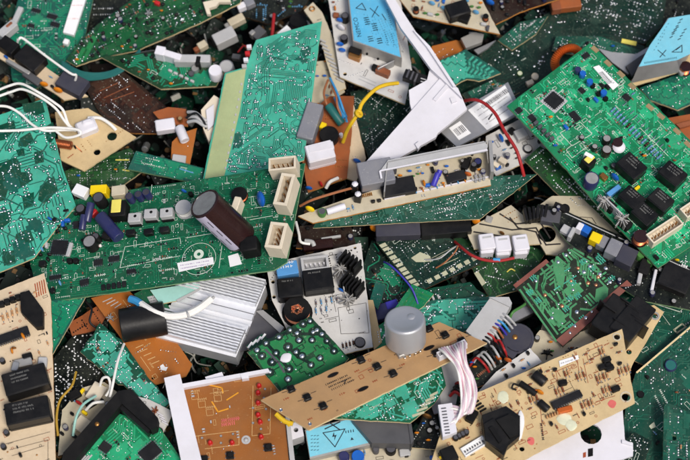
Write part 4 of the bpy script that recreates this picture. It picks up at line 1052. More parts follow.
b.traces('sea_copper', 3, .5, 80, .4, 4, .7); b.box('slide_bracket', 160, 50, 10, 10, 15, 'white_plastic', 15); b.box('slide_bracket', 171, 54, 22, 7, 14, 'white_plastic', 18); b.box('slide_bracket', 192, 58, 38, 9, 12, 'pale_grey', 6); b.box('clip', 198, 60, 5, 10, 12.4, 'black_matte', 6)
b.cap(215, 70, 7, 15, 'white_plastic', 'white_plastic', 'drum'); b.cap(195, 68, 4, 6, 'metal', 'can_top'); b.cap(191, 73, 3, 4, 'dark_grey', 'dark_grey')
for i in range(5): b.box('film_capacitor', 170 + i * 5.5, 70 + i * 2.6, 4.6, 2.6, 3, 'pale_grey', 25)
b.scatter(8, 'rdt', mg=3); b.silk(14)
# tuner like module, far left
b = Board('narrow module with a white bar handle and two dark boxes at the upper left',
          [(-10, 52), (6, 40), (88, 96), (64, 100), (56, 94)], 14, (0, .06), 'phenolic_cream', 'edge_cream', axis=((-10, 55), (62, 97)))
b.box('relay', 8, 44, 20, 14, 14, 'black_matte', 32); b.box('relay', 30, 57, 29, 20, 12, 'black_plastic', 32); b.box('relay', 72, 82, 30, 20, 10, 'slate', 28)
b.tube('bar_handle', [(17, 44, 8), (19, 39, 19), (24, 39, 20), (46, 56, 20), (70, 73, 20), (76, 75, 19), (75, 81, 8)], 1.3, 'white_wire')
b.disc_cap(44, 84, 4.6, 10, 'orange_cap'); b.disc_cap(58, 90, 5.2, 15, 'orange_cap'); b.disc_cap(6, 57, 3, 30, 'blue_cap'); b.box('metal_shield', 18, 66, 30, 4, 6, 'tin', 30); b.box('metal_shield', 32, 77, 22, 8, 5, 'dull_tin', 32); b.scatter(10, 'rdt', mg=2)
f = Frame('plug', 'pale grey plug sitting above the black boxes at the far left edge', 'plug', (7, 28), 4, (0, 0), ((0, 35), (16, 22)))
f.box('plug_body', 7, 28, 22, 10, 10, 'pale_grey', -40); f.box('plug_key', 9, 24, 8, 3, 11, 'resistor_brown', -40)
# white wires over the left turquoise board
for lab, pts in (('white wire arching from the left edge down to the white block on the tan board', [(-6, 92, 44), (8, 86, 48), (22, 84, 52), (38, 92, 54), (54, 102, 52), (62, 112, 48), (68, 124, 40), (76, 131, 36)]),
                 ('white wire running just beside the arching one to the white block', [(-6, 98, 42), (10, 91, 46), (24, 89, 50), (40, 96, 52), (56, 108, 48), (64, 120, 44), (72, 130, 36)]),
                 ('white wire sagging diagonally across the turquoise board', [(-6, 106, 40), (8, 108, 42), (20, 113, 42), (32, 125, 40), (44, 130, 40), (64, 130, 38), (80, 130, 36)]),
                 ('white wire lying level across the turquoise board with a loop at its end', [(-6, 131, 40), (20, 131, 40), (48, 129, 42), (70, 129, 44), (80, 131, 44), (78, 135, 42), (66, 136, 40), (56, 131, 40)])):
    wire(lab, pts, 1.35, 'white_wire')
b = Board('plain tan board with two cut holes and a copper coil, left of centre top',
          [(55, 112), (88, 108), (136, 137), (84, 171), (61, 160)], 12, (.02, .08), 'phenolic_tan', 'edge_cream', axis=((84, 171), (136, 137)), holes=[(112, 136, 5.2), (97, 152, 3.6)])
b.box('connector', 86, 125, 21, 15, 10, 'white_plastic', -22, bev=2); b.box('connector_lid', 87, 121, 12, 7, 12, 'white_plastic', -22, bev=2)
b.cyl('coil', (56, 143), 5, (74, 146), 5, 4.5, 'copper', prof=[(3.4, 0), (4.6, .4)] + [(4.2 + .4 * (i % 2), .8 + i * .8) for i in range(20)] + [(3.4, 17)]); b.disc_cap(75, 147, 2.5, 60, 'black_matte')
b.dots(4, r=.6, solder='brass'); b.tube('coil_lead', [(76, 146, 5), (80, 150, 2), (82, 152, 0)], .5, 'copper'); b.dashes(68, 158, 4, -35, 'silk_rust', .6)
b.tube('white_lead', [(88, 118, 6), (100, 118, 7), (110, 124, 6), (116, 130, 2)], 1.7, 'white_wire')
b = Board('dull green board with two yellow dashes, under the plain tan board',
          [(62, 172), (92, 160), (130, 148), (150, 166), (122, 186), (66, 190)], -8, (0, .1), 'olive_mask', 'edge_cream'); b.dots(34, r=.8); b.traces('olive_copper', 3.2, .5, 60, .4, 3, .7); b.lines([[(116, 160), (129, 160)], [(123, 170), (129, 171)]], 'yellow_tape', 1.2); b.scatter(4, 'td')
b = Board('narrow green strip board with a pale lower edge above the blue capacitors',
          [(136, 151), (204, 168), (201, 184), (128, 169)], 6, (-.02, .06), 'teal_mask', 'edge_green', axis=((136, 151), (204, 168))); b.traces('sea_copper', 2.6, .5, 60, .4, 5, .6); b.dashes(142, 163, 13, 13); b.dashes(146, 158, 8, 13); b.dots(8, r=.7); b.silk(6); b.lines([[(180, 169), (193, 173)]], 'resistor_blue', 1.2, .6, 'wire_link')
b = Board('rust coloured bracket plate with a white plug and white tube on it',
          [(153, 112), (168, 107), (186, 109), (188, 126), (172, 124), (158, 118)], 0, (0, .1), 'phenolic_rust', 'edge_orange', cat='bracket', name='bracket_plate', group=None)
b.box('plug', 165, 124, 20, 13, 10, 'white_plastic', -8, bev=1); b.cyl('white_tube', (179, 127), 8, (185, 141), 8, 5, 'white_plastic'); b.cap(180, 118, 2.4, 8, 'brass', 'gold_finger')
b = Board('orange brown scrap plate standing beside the bare strip, below the white plug',
          [(172, 142), (180, 134), (197, 128), (190, 164), (171, 158)], -2, (-.1, .12), 'phenolic_orange', 'edge_cream'); b.box('film_capacitor', 179, 159, 14, 10, 5, 'pale_grey', 10); b.dots(5)
f = Frame('crumpled_plug', 'crumpled cream plastic plug pressed against the bare yellowish strip', 'plug', (208, 116), 4, (0, .1), ((200, 120), (216, 96)))
f.slab('plug_body', [(201, 110), (214, 95), (222, 100), (220, 126), (209, 142), (203, 128)], 'ivory_plastic', 0, 9); f.slab('plug_face', [(206, 110), (214, 104), (214, 124), (208, 130)], 'white_plastic', 9, 12)
for k in range(3): f.tube('wire', [(188, 112 + k * 5, 4), (196, 113 + k * 4, 10), (205, 120 + k * 3, 10), (212, 118 + k * 4, 8)], 1.8, 'pale_grey')
# gap between diagonal board and turquoise board
f = Frame('relay_block', 'tilted grey relay with a white face in the dark gap at the top', 'relay', (225, 35), -16, (.1, .1), ((212, 42), (236, 26)))
f.box('relay_body', 224, 35, 24, 14, 14, 'pale_grey', -28); f.box('relay_base', 216, 40, 8, 12, 10, 'black_matte', -28)
f = Frame('connector_block', 'smaller beige connector above the tilted grey relay', 'connector', (235, 20), -14, (.1, .1), ((226, 26), (244, 14)))
f.box('connector_body', 236, 19, 18, 9, 9, 'cream_board', -30); f.box('connector_key', 227, 25, 5, 6, 7, 'tin', -30)
f = Frame('connector_block', 'white and violet edge connector at the very top beside the long diagonal board', 'connector', (244, 4), -4, (.1, .1), ((236, 8), (254, -2)))
f.box('connector_body', 241, 5, 9, 7, 8, 'white_plastic', -25); f.box('connector_key', 249, 1, 10, 10, 8, 'grey_plastic', -25)
f = Frame('toggle_switch', 'little beige switch lying in the dark gap below the diagonal board', 'switch', (201, 45), -18, (.1, .1))
f.box('switch_body', 202, 44, 10, 8, 8, 'cream_board', -30); f.box('switch_lever', 197, 48, 8, 5, 6, 'resistor_brown', -30)
f = Frame('plug', 'grey rubber plug in the shadow left of the turquoise board top corner', 'plug', (228, 66), -10, (.1, .1)); f.cap(226, 66, 8, 16, 'grey_plastic', 'pale_grey', 'plug_body'); f.box('plug_key', 236, 56, 9, 6, 6, 'dull_tin', 10)
b = Board('bluish dark board along the top edge between the connectors and the comb strip',
          [(236, 14), (256, -14), (318, -14), (300, 12), (268, 24)], -24, (0, .12), 'black_mask', 'edge_dark'); b.dots(26, solder='resistor_blue'); b.scatter(8, 'ctdb'); b.smd(14)
f = Frame('metal_box', 'dull grey metal bit with a red lead at the top, above the turquoise board', 'metal bit', (262, 32), -14, (.1, .1)); f.box('bit_body', 258, 32, 12, 14, 8, 'dull_tin', 40); f.box('bit_tab', 252, 32, 5, 6, 10, 'tin', 40); f.tube('lead', [(274, 14, 2), (273, 26, 5), (272, 36, 3)], 1.8, 'red_wire')
f = Frame('paper_wedge', 'small white wedge of card above the top edge of the turquoise board', 'card', (284, 30), 0, (0, .2)); f.slab('card_sheet', [(277, 33), (287, 25), (291, 29), (290, 38)], 'paper', 0, 1)
f = Frame('coil_ring', 'dark round choke coil behind the comb strip at the top', 'coil', (298, 22), -14); f.coil(298, 20, 9, 9, 'cap_brown')
b = Board('cream comb shaped strip with a brass eyelet, left of the white board',
          [(304, 10), (313, 2), (322, 12), (338, 50), (346, 88), (336, 92), (326, 60), (318, 30)], 12, (0, .06), 'cream_board', 'edge_cream', cat='connector strip', name='connector_strip', group=None)
mb = MB(); p = b.P(312, 9); mb.torus(2.6, .8, 20, 8, Matrix.Translation((p.x, p.y, .6))); link('eyelet', mb.mesh('eyelet', ['brass']), b.root)
for i in range(10): b.box('comb_tooth', 322 + i * 2., 40 + i * 4.4, 9, 1.8, 2.2, 'pale_grey', 25, bev=.2)
b.silk(8, 'silk_black')
b = Board('dusty grey component board in shadow right of the turquoise board',
          [(308, 62), (330, 60), (345, 92), (332, 100), (318, 108), (305, 104)], -2, (0, .08), 'cream_board', 'edge_dark'); b.scatter(14, 'rrdkc', mg=2, res=('resistor_blue', 'resistor_brown')); b.silk(8, 'silk_black')
# --- rust phenolic with relays
b = Board('rust orange board carrying a white relay and a grey box, right of the turquoise board',
          [(306, 116), (330, 96), (354, 96), (352, 130), (347, 178), (308, 192), (300, 150)], 4, (0, .06), 'phenolic_rust', 'edge_orange', axis=((354, 96), (347, 178)))
b.box('capacitor_box', 310, 120, 17, 42, 20, 'grey_plastic', 12, bev=1); b.box('capacitor_foot', 305, 143, 12, 10, 8, 'black_matte', 0)
b.relay(320, 151, 28, 20, 17, -12, 'white_plastic', 0); b.box('relay_lid', 321, 147, 26, 9, 18, 'white_plastic', -12, bev=.8); b.cap(329, 134, 10, 10, 'black_plastic', 'black_matte', 'coil_core'); b.box('film_capacitor', 323, 125, 6, 7, 8, 'yellow_plastic', 20)
b.cyl('capacitor', (342, 124), 6, (328, 105), 12, 4.5, 'teal_wire', 'slate'); b.cyl('capacitor', (345, 118), 10, (336, 97), 14, 3, 'blue_wire', 'slate')
b.tube('winding_lead', [(345, 122, 6), (338, 108, 16), (336, 96, 18), (332, 86, 14)], 1.2, 'brown_wire'); b.tube('winding_lead', [(347, 122, 6), (342, 106, 18), (336, 90, 18), (330, 78, 14)], 1.2, 'blue_wire'); b.tube('winding_lead', [(330, 112, 6), (326, 102, 14), (324, 92, 14), (328, 80, 10)], 1.2, 'brown_wire')
b.disc_cap(309, 188, 3.6, 10, 'blue_cap'); b.disc_cap(321, 184, 3.4, 60, 'red_plastic'); b.tube('white_lead', [(326, 188, 2), (330, 182, 7), (338, 178, 4)], 1.8, 'white_wire'); b.cap(341, 134, 2, 6, 'white_plastic', 'white_plastic'); b.dots(8, solder='brass')
b.dashes(330, 182, 7, -15, 'silk_pale', .7, 2)
wire('yellow wire with a knot rising from the rust board to the blue labelled box', [(343, 142, 12), (347, 132, 30), (352, 122, 42), (358, 112, 50), (362, 102, 54), (374, 90, 56), (386, 84, 54), (398, 83, 46)], 2.0, 'yellow_wire')
f = Frame('wire_knot', 'tight knot of yellow wire halfway along the yellow wire', 'wire knot', (358, 113), 50); mb = MB(); mb.torus(2.6, 1.7, 20, 8, Matrix.Rotation(R(60), 4, 'X')); mb.torus(3.2, 1.5, 20, 8, Matrix.Translation((1, -1.5, 1.5)) @ Matrix.Rotation(R(35), 4, 'Y')); link('knot', mb.mesh('knot', ['yellow_wire']), f.root)
b = Board('narrow pale tan board with one blue capacitor, right of the rust board',
          [(353, 100), (357, 122), (366, 158), (356, 182), (347, 178), (352, 130)], 0, (0, .05), 'phenolic_cream', 'edge_cream'); b.disc_cap(357, 161, 4.4, 20, 'blue_cap'); b.silk(6, 'silk_rust'); b.dots(5, r=.6)
b = Board('dark green board seen between the yellow wire and the white plastic plate',
          [(350, 92), (392, 82), (420, 96), (412, 118), (370, 162), (362, 140)], -10, (0, .08), 'dark_mask', 'edge_cream'); b.traces('dark_copper', 3, .5, 80, .5, 4, .7); b.dots(36, r=.9); b.silk(16); b.smd(8)
# --- white board with blue labelled metal box
b = Board('white power board at the top with a tall blue labelled metal box mounted on it',
          [(326, -16), (398, -16), (412, 70), (405, 104), (340, 77)], 20, (.0, .06), 'white_board', 'edge_cream', axis=((340, 77), (405, 104)), holes=[(345, 74, 2)])
c4 = [(347, -14), (390, -14), (402, 58), (353, 41)]
mb = MB(); top = [b.P(x, y, 20) for x, y in c4]; n = 4
mb.add([(p.x, p.y, 1) for p in top] + [(p.x, p.y, 20) for p in top], [(4, 5, 6, 7)[::-1]] + [(i, (i + 1) % n, n + (i + 1) % n, n + i)[::-1] for i in range(n)])
link('metal_case', mb.mesh('metal_case', ['tin']), b.root)
b.sticker([(348, -13), (389, -13), (400.5, 57), (354, 40)], 'label_blue', 20.4, name='blue_label')
b.text('NEMCO', 357.5, 27, 6.4, -104, 'label_ink', 20.6)
lb = []
mb = MB()
for i_ in range(9):
    for k in range(14):
        if rg.random() < .7: q = b.P(366 + i_ * 3.4 + k * .95 - 2, 14 + k * 2.1 + i_ * .9, 20.6); mb.line(q, (q.x + .5, q.y - .8), .32, 20.62)
for (x0, y0, n_, m_) in ((364, 18, 4, 5), (372, 24, 4, 5), (368, 37, 3, 5), (377, 39, 3, 5), (384, 30, 8, 1), (387, 10, 8, 1), (391, 34, 6, 1)):
    p = b.P(x0, y0, 20.6); an = b.A(x0, y0, 76)
    for k in range(n_):
        for j in range(1 if m_ == 1 else 2):
            q = Vector((p.x + math.cos(an) * k * 2.6 - math.sin(an) * -j * 0, p.y + math.sin(an) * k * 2.6, 0)); l = 4.5 if m_ > 1 else 1.0
            e = q + Vector((math.sin(an), -math.cos(an), 0)) * -l
            mb.line(q, e, 1.0 if m_ > 1 else .6, 20.62)
for seg in ([(370, 8), (379, 16)], [(378, 6), (372, 17)], [(356, 8), (362, 3), (366, 10), (356, 8)], [(382, 14), (386, 20)]):
    q = [b.P(x, y, 20.6) for x, y in seg]
    for i in range(len(q) - 1): mb.line(q[i], q[i + 1], .8, 20.62)
link('label_print', mb.mesh('label_print', ['label_ink'], True), b.root)
for x, y in ((367, 52), (378, 57)): b.cyl('rivet', (x, y + 1), 10, (x, y + 2.5), 10, 1.3, 'black_matte')
b.box('transistor', 355, 54, 13, 7, 8, 'brass', 20); b.box('transistor', 355, 50, 13, 7, 10, 'black_matte', 20); b.box('transistor', 383, 70, 15, 7, 8, 'resistor_brown', 22); b.box('heat_tab', 386, 64, 20, 1.6, 12, 'metal', -25); b.box('transistor', 375, 66, 6, 5, 8, 'black_matte', 22)
for x, y, m in ((340, 20, 'blue_cap'), (340, 44, 'blue_cap'), (342, 50, 'blue_cap')): b.disc_cap(x, y, 4, 10, m)
b.disc_cap(341, 27, 5, 30, 'white_plastic'); b.cap(344, 37, 4, 9, 'black_plastic', 'dark_grey'); b.cap(345, 15, 4, 12, 'black_plastic', 'dark_grey'); b.disc_cap(335, 8, 3, 80, 'orange_cap'); b.box('transistor', 336, 14, 6, 5, 5, 'resistor_brown', 10)
b.lines([[(360, 76), (376, 83)], [(359, 79), (375, 86)]], 'pale_grey', 1); b.silk(40, 'silk_rust', w=.4); b.silk(24, 'silk_black', w=.4); b.dots(16, r=.7); b.scatter(6, 'rdd', mask=[(328, 0), (346, 0), (352, 44), (340, 60)])
# --- white plastic frame piece
f = Frame('plastic_cover', 'torn white plastic cover with a long tapering arm reaching the top edge', 'plastic cover', (430, 90), 44, (-.02, .1), ((369, 157), (467, 107)))
f.slab('cover_plate', [(441, 77), (458, 88), (467, 109), (438, 133), (436, 137), (420, 146), (392, 162), (364, 164)], 'white_plastic', -4, 1)
f.slab('arm', [(384, -4), (393, -4), (405, 15), (416, 32), (430, 46), (457, 88), (462, 98), (441, 78), (431, 69), (413, 44), (401, 28)], 'white_plastic', 0, 5)
f.slab('arm_rail', [(413, 30), (416, 32), (430, 46), (456, 86), (453, 86), (427, 47)], 'white_plastic', 5, 9)
f.slab('inner_lip', [(410, 104), (409, 90), (427, 80), (430, 68), (442, 77), (412, 111)], 'white_plastic', -6, -1)
f.slab('rib', [(446, 84), (449, 86), (436, 101), (433, 99)], 'white_plastic', 1, 2.6); f.slab('boss', [(450, 98), (455, 97), (457, 101), (452, 103)], 'white_plastic', 1, 3)
f.slab('snap_tab', [(415, 144), (419, 141), (421, 145), (418, 149)], 'white_plastic', -3, 4)
f = Frame('plug', 'black ridged plastic plug caught in the crook of the white cover', 'plug', (416, 78), 34, (0, .1), ((402, 72), (430, 84)))
f.box('plug_body', 417, 77, 28, 11, 8, 'black_plastic', 18)
for i in range(3): f.box('rib', 408 + i * 4, 73 + i * 2.2, 2, 10, 9, 'dark_grey', 18, bev=.2)
f.box('window', 424, 79, 7, 1.2, 8.4, 'pale_grey', 18, bev=.1); f.box('window', 424, 82, 7, 1.2, 8.4, 'pale_grey', 18, bev=.1)
# =========================================================== top right
b = Board('crowded dusty tan board with a black relay leaning out from the top edge',
          [(388, -16), (474, -16), (500, 34), (413, 16)], 26, (0, .04), 'cream_board', 'edge_orange', axis=((413, 16), (500, 34)))
b.relay(458, 8, 17, 24, 12, 62, 'black_plastic', 0); b.box('relay_foot', 463, 16, 14, 10, 6, 'black_matte', 20)
for x, y in ((432, 3), (444, 8), (476, 12), (466, 0)): b.disc_cap(x, y, 3.6, 20, 'resistor_blue')
b.scatter(34, 'rrdddbk', mg=2, res=('resistor_blue', 'resistor_brown', 'resistor_tan')); b.silk(24, 'silk_rust'); b.dots(20, r=.6)
b = Board('warm brown board with blue parts along the top edge, right of the black relay',
          [(486, 12), (476, -16), (580, -16), (558, -1), (520, 12), (496, 24)], 14, (.02, .06), 'brown_mask', 'edge_orange'); b.scatter(20, 'tdcb', mg=3); b.disc_cap(490, 2, 5, 20, 'blue_cap'); b.disc_cap(470, 4, 4, 20, 'blue_cap'); b.cap(486, 14, 4, 10, 'tin', 'can_top')
b = Board('brown plate in the shadow between the white cover and the small turquoise fragment',
          [(428, 62), (432, 46), (456, 40), (472, 44), (440, 64)], -12, (0, .1), 'phenolic_orange', 'edge_dark')
b.dots(3)
f = Frame('metal_clip', 'crumpled dull metal clip under the crowded tan board', 'metal clip', (476, 42), -4, (0, .12), ((460, 40), (494, 44)))
f.slab('clip_body', [(461, 38), (474, 32), (484, 34), (482, 42), (466, 48)], 'tin', 0, 6); f.slab('clip_wing', [(474, 50), (496, 40), (488, 48), (478, 54)], 'metal', 0, 3)
b = Board('small broken turquoise fragment with wavy edge tracks, right of the white cover',
          [(436, 62), (466, 49), (501, 73), (479, 81), (467, 79), (454, 86)], 10, (0, .08), 'teal_mask', 'edge_cream', axis=((466, 49), (501, 73)), rough=.5)
b.traces('teal_copper', 3.0, .8, 60, .5, 10, .9, mask=[(438, 62), (464, 50), (470, 78), (454, 84)])
for i in range(6): b.lines([[(473 + i * 4, 57 + i * 2.8), (469 + i * 4, 61 + i * 2.4), (470 + i * 4, 66 + i * 2), (466 + i * 4, 72 + i * 1.3), (467 + i * 2, 77)]], 'teal_copper', 2.2, .2, 'copper_traces')
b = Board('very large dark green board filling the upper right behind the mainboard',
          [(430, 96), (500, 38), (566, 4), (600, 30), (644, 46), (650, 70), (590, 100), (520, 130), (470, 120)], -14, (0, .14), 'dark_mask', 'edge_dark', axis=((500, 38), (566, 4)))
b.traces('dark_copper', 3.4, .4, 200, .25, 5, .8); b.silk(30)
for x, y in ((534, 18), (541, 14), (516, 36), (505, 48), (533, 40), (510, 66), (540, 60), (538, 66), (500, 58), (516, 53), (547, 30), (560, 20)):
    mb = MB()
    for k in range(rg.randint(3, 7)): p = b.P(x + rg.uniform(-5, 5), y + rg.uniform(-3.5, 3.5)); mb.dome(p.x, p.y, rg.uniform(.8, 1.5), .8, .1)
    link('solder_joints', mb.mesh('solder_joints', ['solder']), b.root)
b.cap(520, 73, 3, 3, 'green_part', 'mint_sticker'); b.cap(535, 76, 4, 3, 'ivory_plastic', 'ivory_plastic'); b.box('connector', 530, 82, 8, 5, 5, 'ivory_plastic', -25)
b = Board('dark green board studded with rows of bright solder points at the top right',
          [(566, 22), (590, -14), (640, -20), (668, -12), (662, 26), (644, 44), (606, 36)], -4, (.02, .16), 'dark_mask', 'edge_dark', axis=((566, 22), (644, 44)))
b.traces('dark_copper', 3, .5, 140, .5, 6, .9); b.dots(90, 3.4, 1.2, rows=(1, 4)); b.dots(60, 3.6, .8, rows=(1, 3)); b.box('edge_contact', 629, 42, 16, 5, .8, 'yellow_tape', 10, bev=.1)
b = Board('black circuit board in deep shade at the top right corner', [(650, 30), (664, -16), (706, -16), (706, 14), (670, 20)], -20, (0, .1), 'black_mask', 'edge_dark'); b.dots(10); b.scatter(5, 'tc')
f = Frame('rust_block', 'rust coloured block at the top edge above the solder studded board', 'block', (566, 4), 0, (0, .1), ((552, 8), (580, 4))); f.box('block_body', 566, 2, 32, 14, 10, 'phenolic_rust', -8); f.box('block_face', 556, 4, 10, 13, 10.6, 'resistor_brown', -8)
f = Frame('toroid_coil', 'orange copper toroid ring standing behind the mainboard corner', 'coil', (566, 68), 0)
mb = MB(); Mx = Matrix.Translation((0, 0, 14)) @ Matrix.Rotation(R(20), 4, 'Z') @ Matrix.Rotation(R(62), 4, 'X'); mb.torus(14.5, 4.2, 100, 12, Mx, 0, .16); link('winding', mb.mesh('winding', ['toroid_orange']), f.root)
mb = MB(); mb.torus(14.5, 3.3, 40, 10, Mx); link('core', mb.mesh('core', ['black_matte']), f.root)
f = Frame('sheet_metal', 'pale grey sheet metal wedge between the mainboard and the right blue label', 'sheet metal', (620, 58), 2, (0, .15), ((598, 48), (650, 56)))
f.slab('sheet', [(598, 48), (612, 52), (636, 54), (650, 46), (640, 62), (628, 74), (612, 62)], 'metal', 0, 3); f.slab('dark_flap', [(626, 66), (640, 56), (654, 48), (648, 56), (638, 68), (632, 76)], 'dull_tin', 3, 7)
b = Board('power board edge with a pale blue labelled metal case at the right edge',
          [(630, 82), (646, 62), (704, 44), (704, 66), (690, 68), (633, 86)], 14, (.02, .05), 'phenolic_tan', 'edge_cream', axis=((633, 86), (690, 66)))
top = [b.P(x, y, 20) for x, y in ((638, 67), (677, 60), (706, 12), (668, 18))]
mb = MB(); bot = [b.P(x, y, 4) for x, y in ((631, 83), (680, 72), (706, 24), (668, 30))]
mb.add([tuple(p) for p in bot] + [tuple(p) for p in top], [(4, 5, 6, 7)] + [(i, (i + 1) % 4, 4 + (i + 1) % 4, 4 + i) for i in range(4)]); link('metal_case', mb.mesh('metal_case', ['metal']), b.root)
b.sticker([(639, 66.5), (650, 45), (669, 18), (705, 12), (690, 54), (677, 60)], 'label_cyan', 20.5, name='blue_label')
mb = MB()
for (x0, y0, n_) in ((680, 20, 5), (684, 30, 4), (676, 28, 4), (668, 24, 6), (664, 34, 6)):
    for k in range(n_): p = b.P(x0 - k * 2, y0 + k * 3.2, 20.7); mb.line(p, (p.x + 3 if n_ < 6 else p.x + 1, p.y + .5), .9 if n_ < 6 else .5, 20.72)
for seg in ([(658, 50), (665, 56)], [(666, 50), (660, 57)], [(672, 52), (682, 45), (682, 52), (672, 52)], [(676, 50), (680, 47)]):
    q = [b.P(x, y, 20.7) for x, y in seg]
    for i in range(len(q) - 1): mb.line(q[i], q[i + 1], .8, 20.72)
for k in range(22): p = b.P(645 + k * 1.5, 63.5 - k * .25, 20.7); mb.line(p, (p.x + .3, p.y + 1.6), .5, 20.72)
link('label_print', mb.mesh('label_print', ['label_ink'], True), b.root)
b.coil(686, 66, 6, 10, 'copper', 'cap_brown'); b.disc_cap(690, 72, 3, 10, 'blue_cap'); b.cap(682, 71, 3, 6, 'pale_grey', 'can_top')
b = Board('dark turquoise board corner under the power board at the right edge',
          [(640, 88), (690, 70), (706, 78), (704, 98), (678, 110), (650, 100)], 0, (0, .08), 'teal_mask', 'edge_cream', axis=((678, 110), (704, 96))); b.traces('sea_copper', 3, .7, 120, .5, 10, .9); b.dots(20)
f = Frame('brown_strip', 'brown strip of phenolic scrap beside the mainboard at the right edge', 'scrap strip', (684, 126), 4, (0, .1)); f.slab('strip_plate', [(668, 118), (690, 114), (706, 130), (704, 146), (686, 140)], 'phenolic_rust', 0, 2); f.slab('strip_rib', [(676, 124), (692, 120), (694, 124), (680, 128)], 'resistor_brown', 2, 6)

b = Board('narrow dark board strip with a cream edge lying across the big dark board, upper right', [(556, 36), (600, 36), (640, 50), (634, 62), (590, 58), (552, 50)], -2, (0, .18), 'deep_mask', 'edge_cream', axis=((600, 36), (640, 50))); b.traces('deep_copper', 3, .5, 40, .4, 2, .8); b.dots(34, r=1.0); b.scatter(5, 'td')
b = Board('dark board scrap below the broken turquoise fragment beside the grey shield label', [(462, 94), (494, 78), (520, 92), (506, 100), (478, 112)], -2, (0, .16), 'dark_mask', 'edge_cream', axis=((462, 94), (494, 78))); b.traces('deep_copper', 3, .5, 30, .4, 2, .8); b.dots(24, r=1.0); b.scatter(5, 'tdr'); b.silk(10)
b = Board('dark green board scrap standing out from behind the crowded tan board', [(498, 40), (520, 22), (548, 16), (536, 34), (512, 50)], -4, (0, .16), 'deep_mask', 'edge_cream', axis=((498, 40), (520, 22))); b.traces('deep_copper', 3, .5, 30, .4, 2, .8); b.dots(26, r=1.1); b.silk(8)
# =========================================================== middle right
f = Frame('metal_shield', 'flat grey metal shield with a large barcode label between the white cover and mainboard', 'metal shield', (482, 118), 22, (0, .06), ((457, 146), (516, 120)))
f.slab('shield_plate', [(440, 131), (467, 106), (508, 82), (522, 112), (485, 132), (457, 147)], 'metal', 0, 3)
f.sticker([(449, 128), (460, 121), (471, 133), (459, 140)], 'paper', 3.4, name='small_label', bars=(.15, .9, .25, .75)); f.sticker([(468, 110), (505, 85), (518, 112), (487, 130)], 'paper', 3.4, name='barcode_label', bars=(.28, .95, .12, .3), rows=4)
f.slab('label_slit', [(488, 119), (492, 113), (493, 114), (489, 120)], 'ink', 3.5, 3.8)
b = Board('white circuit board with a black ring and blue capacitor under the red wire',
          [(486, 136), (522, 118), (548, 146), (530, 160), (496, 176), (486, 160)], 6, (0, .06), 'white_board', 'edge_cream', axis=((496, 176), (530, 160)))
b.disc_cap(501, 138, 5, 60, 'blue_cap'); b.cap(528, 148, 4.6, 4, 'black_plastic', 'pale_grey', 'coil'); b.box('transistor', 521, 133, 12, 11, 7, 'pale_grey', -25); b.box('connector', 512, 130, 6, 6, 5, 'black_matte', 40); b.scatter(16, 'rrtdbc', mg=2, res=('pale_grey', 'resistor_blue', 'black_plastic')); b.silk(16, 'silk_black')
b.box('film_capacitor', 503, 160, 9, 6, 6, 'ivory_plastic', 30); b.box('film_capacitor', 496, 164, 7, 5, 6, 'ivory_plastic', 30)
wire('red wire bending from the white cover down past the mainboard corner', [(463, 101, 30), (474, 100, 48), (484, 103, 54), (496, 115, 56), (506, 131, 56), (515, 149, 54), (522, 163, 48), (524, 176, 36)], 1.7, 'red_wire')
b = Board('olive green board edge sliding under the left edge of the mainboard',
          [(524, 160), (540, 146), (556, 156), (634, 236), (616, 244), (584, 212), (560, 196)], 12, (-.02, .08), 'olive_mask', 'edge_cream', axis=((556, 156), (634, 236))); b.traces('olive_copper', 3.2, .6, 120, .5, 6, .9); b.dots(30, r=1.2); b.silk(10)
# --- tuner board in a metal frame
b = Board('long narrow green board with a notched cream edge under the open metal frame',
          [(313, 228), (316, 222), (400, 198), (496, 176), (537, 174), (480, 219), (400, 223)], 28, (0, .16), 'deep_mask', 'edge_cream', axis=((316, 222), (496, 176)), th=2)
b.traces('dusty_copper', 2.6, .45, 180, .4, 6, .7); b.dots(70, r=.9); b.dots(20, r=1.4, rows=(1, 4)); b.smd(10)
b = Board('pale component board carrying the open metal frame and a grey box',
          [(298, 216), (352, 197), (382, 188), (388, 169), (486, 148), (491, 185), (313, 223)], 40, (0, .05), 'cream_board', 'edge_orange', axis=((313, 223), (491, 185)))
def wall(B, name, pts, h, th, m):
    q = [B.P(x, y, 0) for x, y in pts]; out = []
    for i in range(len(q) - 1):
        a, c = q[i], q[i + 1]; d = (c - a).normalized(); nrm = Vector((-d.y, d.x, 0)) * th / 2; mb = MB()
        a2 = a - d * th / 2; c2 = c + d * th / 2
        l = [a2 + nrm, a2 - nrm, c2 - nrm, c2 + nrm]; B._slab(name, [(p.x, p.y) for p in l], [], m, m, 0.1, h + i * .15)
wall(b, 'frame_wall', [(384, 199), (387, 170), (485, 150)], 17, 1.2, 'tin')
b.scatter(40, 'ddrtbc', mask=[(390, 196), (392, 172), (482, 152), (486, 176)], mg=1, res=('resistor_blue', 'pale_grey'))
wall(b, 'frame_wall', [(489, 150), (491, 178)], 17.5, 3.4, 'tin')
b.slab('frame_lip', [(379, 171.5), (380, 170), (487, 148.8), (488, 150.4)], 'white_plastic', 16.8, 17.6)
b.slab('frame_lip', [(379, 171), (381, 170.6), (382.4, 178), (380.6, 178.6)], 'white_plastic', 16.9, 17.5)
wall(b, 'frame_sill', [(385, 199.5), (488, 177.5)], 2., 1.2, 'white_plastic')
b.slab('frame_flange', [(380, 171), (388, 160), (484, 141), (488, 146), (486, 151)], 'pale_grey', 15, 17)
b.box('chip', 398, 186, 34, 18, 6, 'chip_black', -12); b.box('chip', 456, 176, 20, 10, 5, 'chip_black', -14)
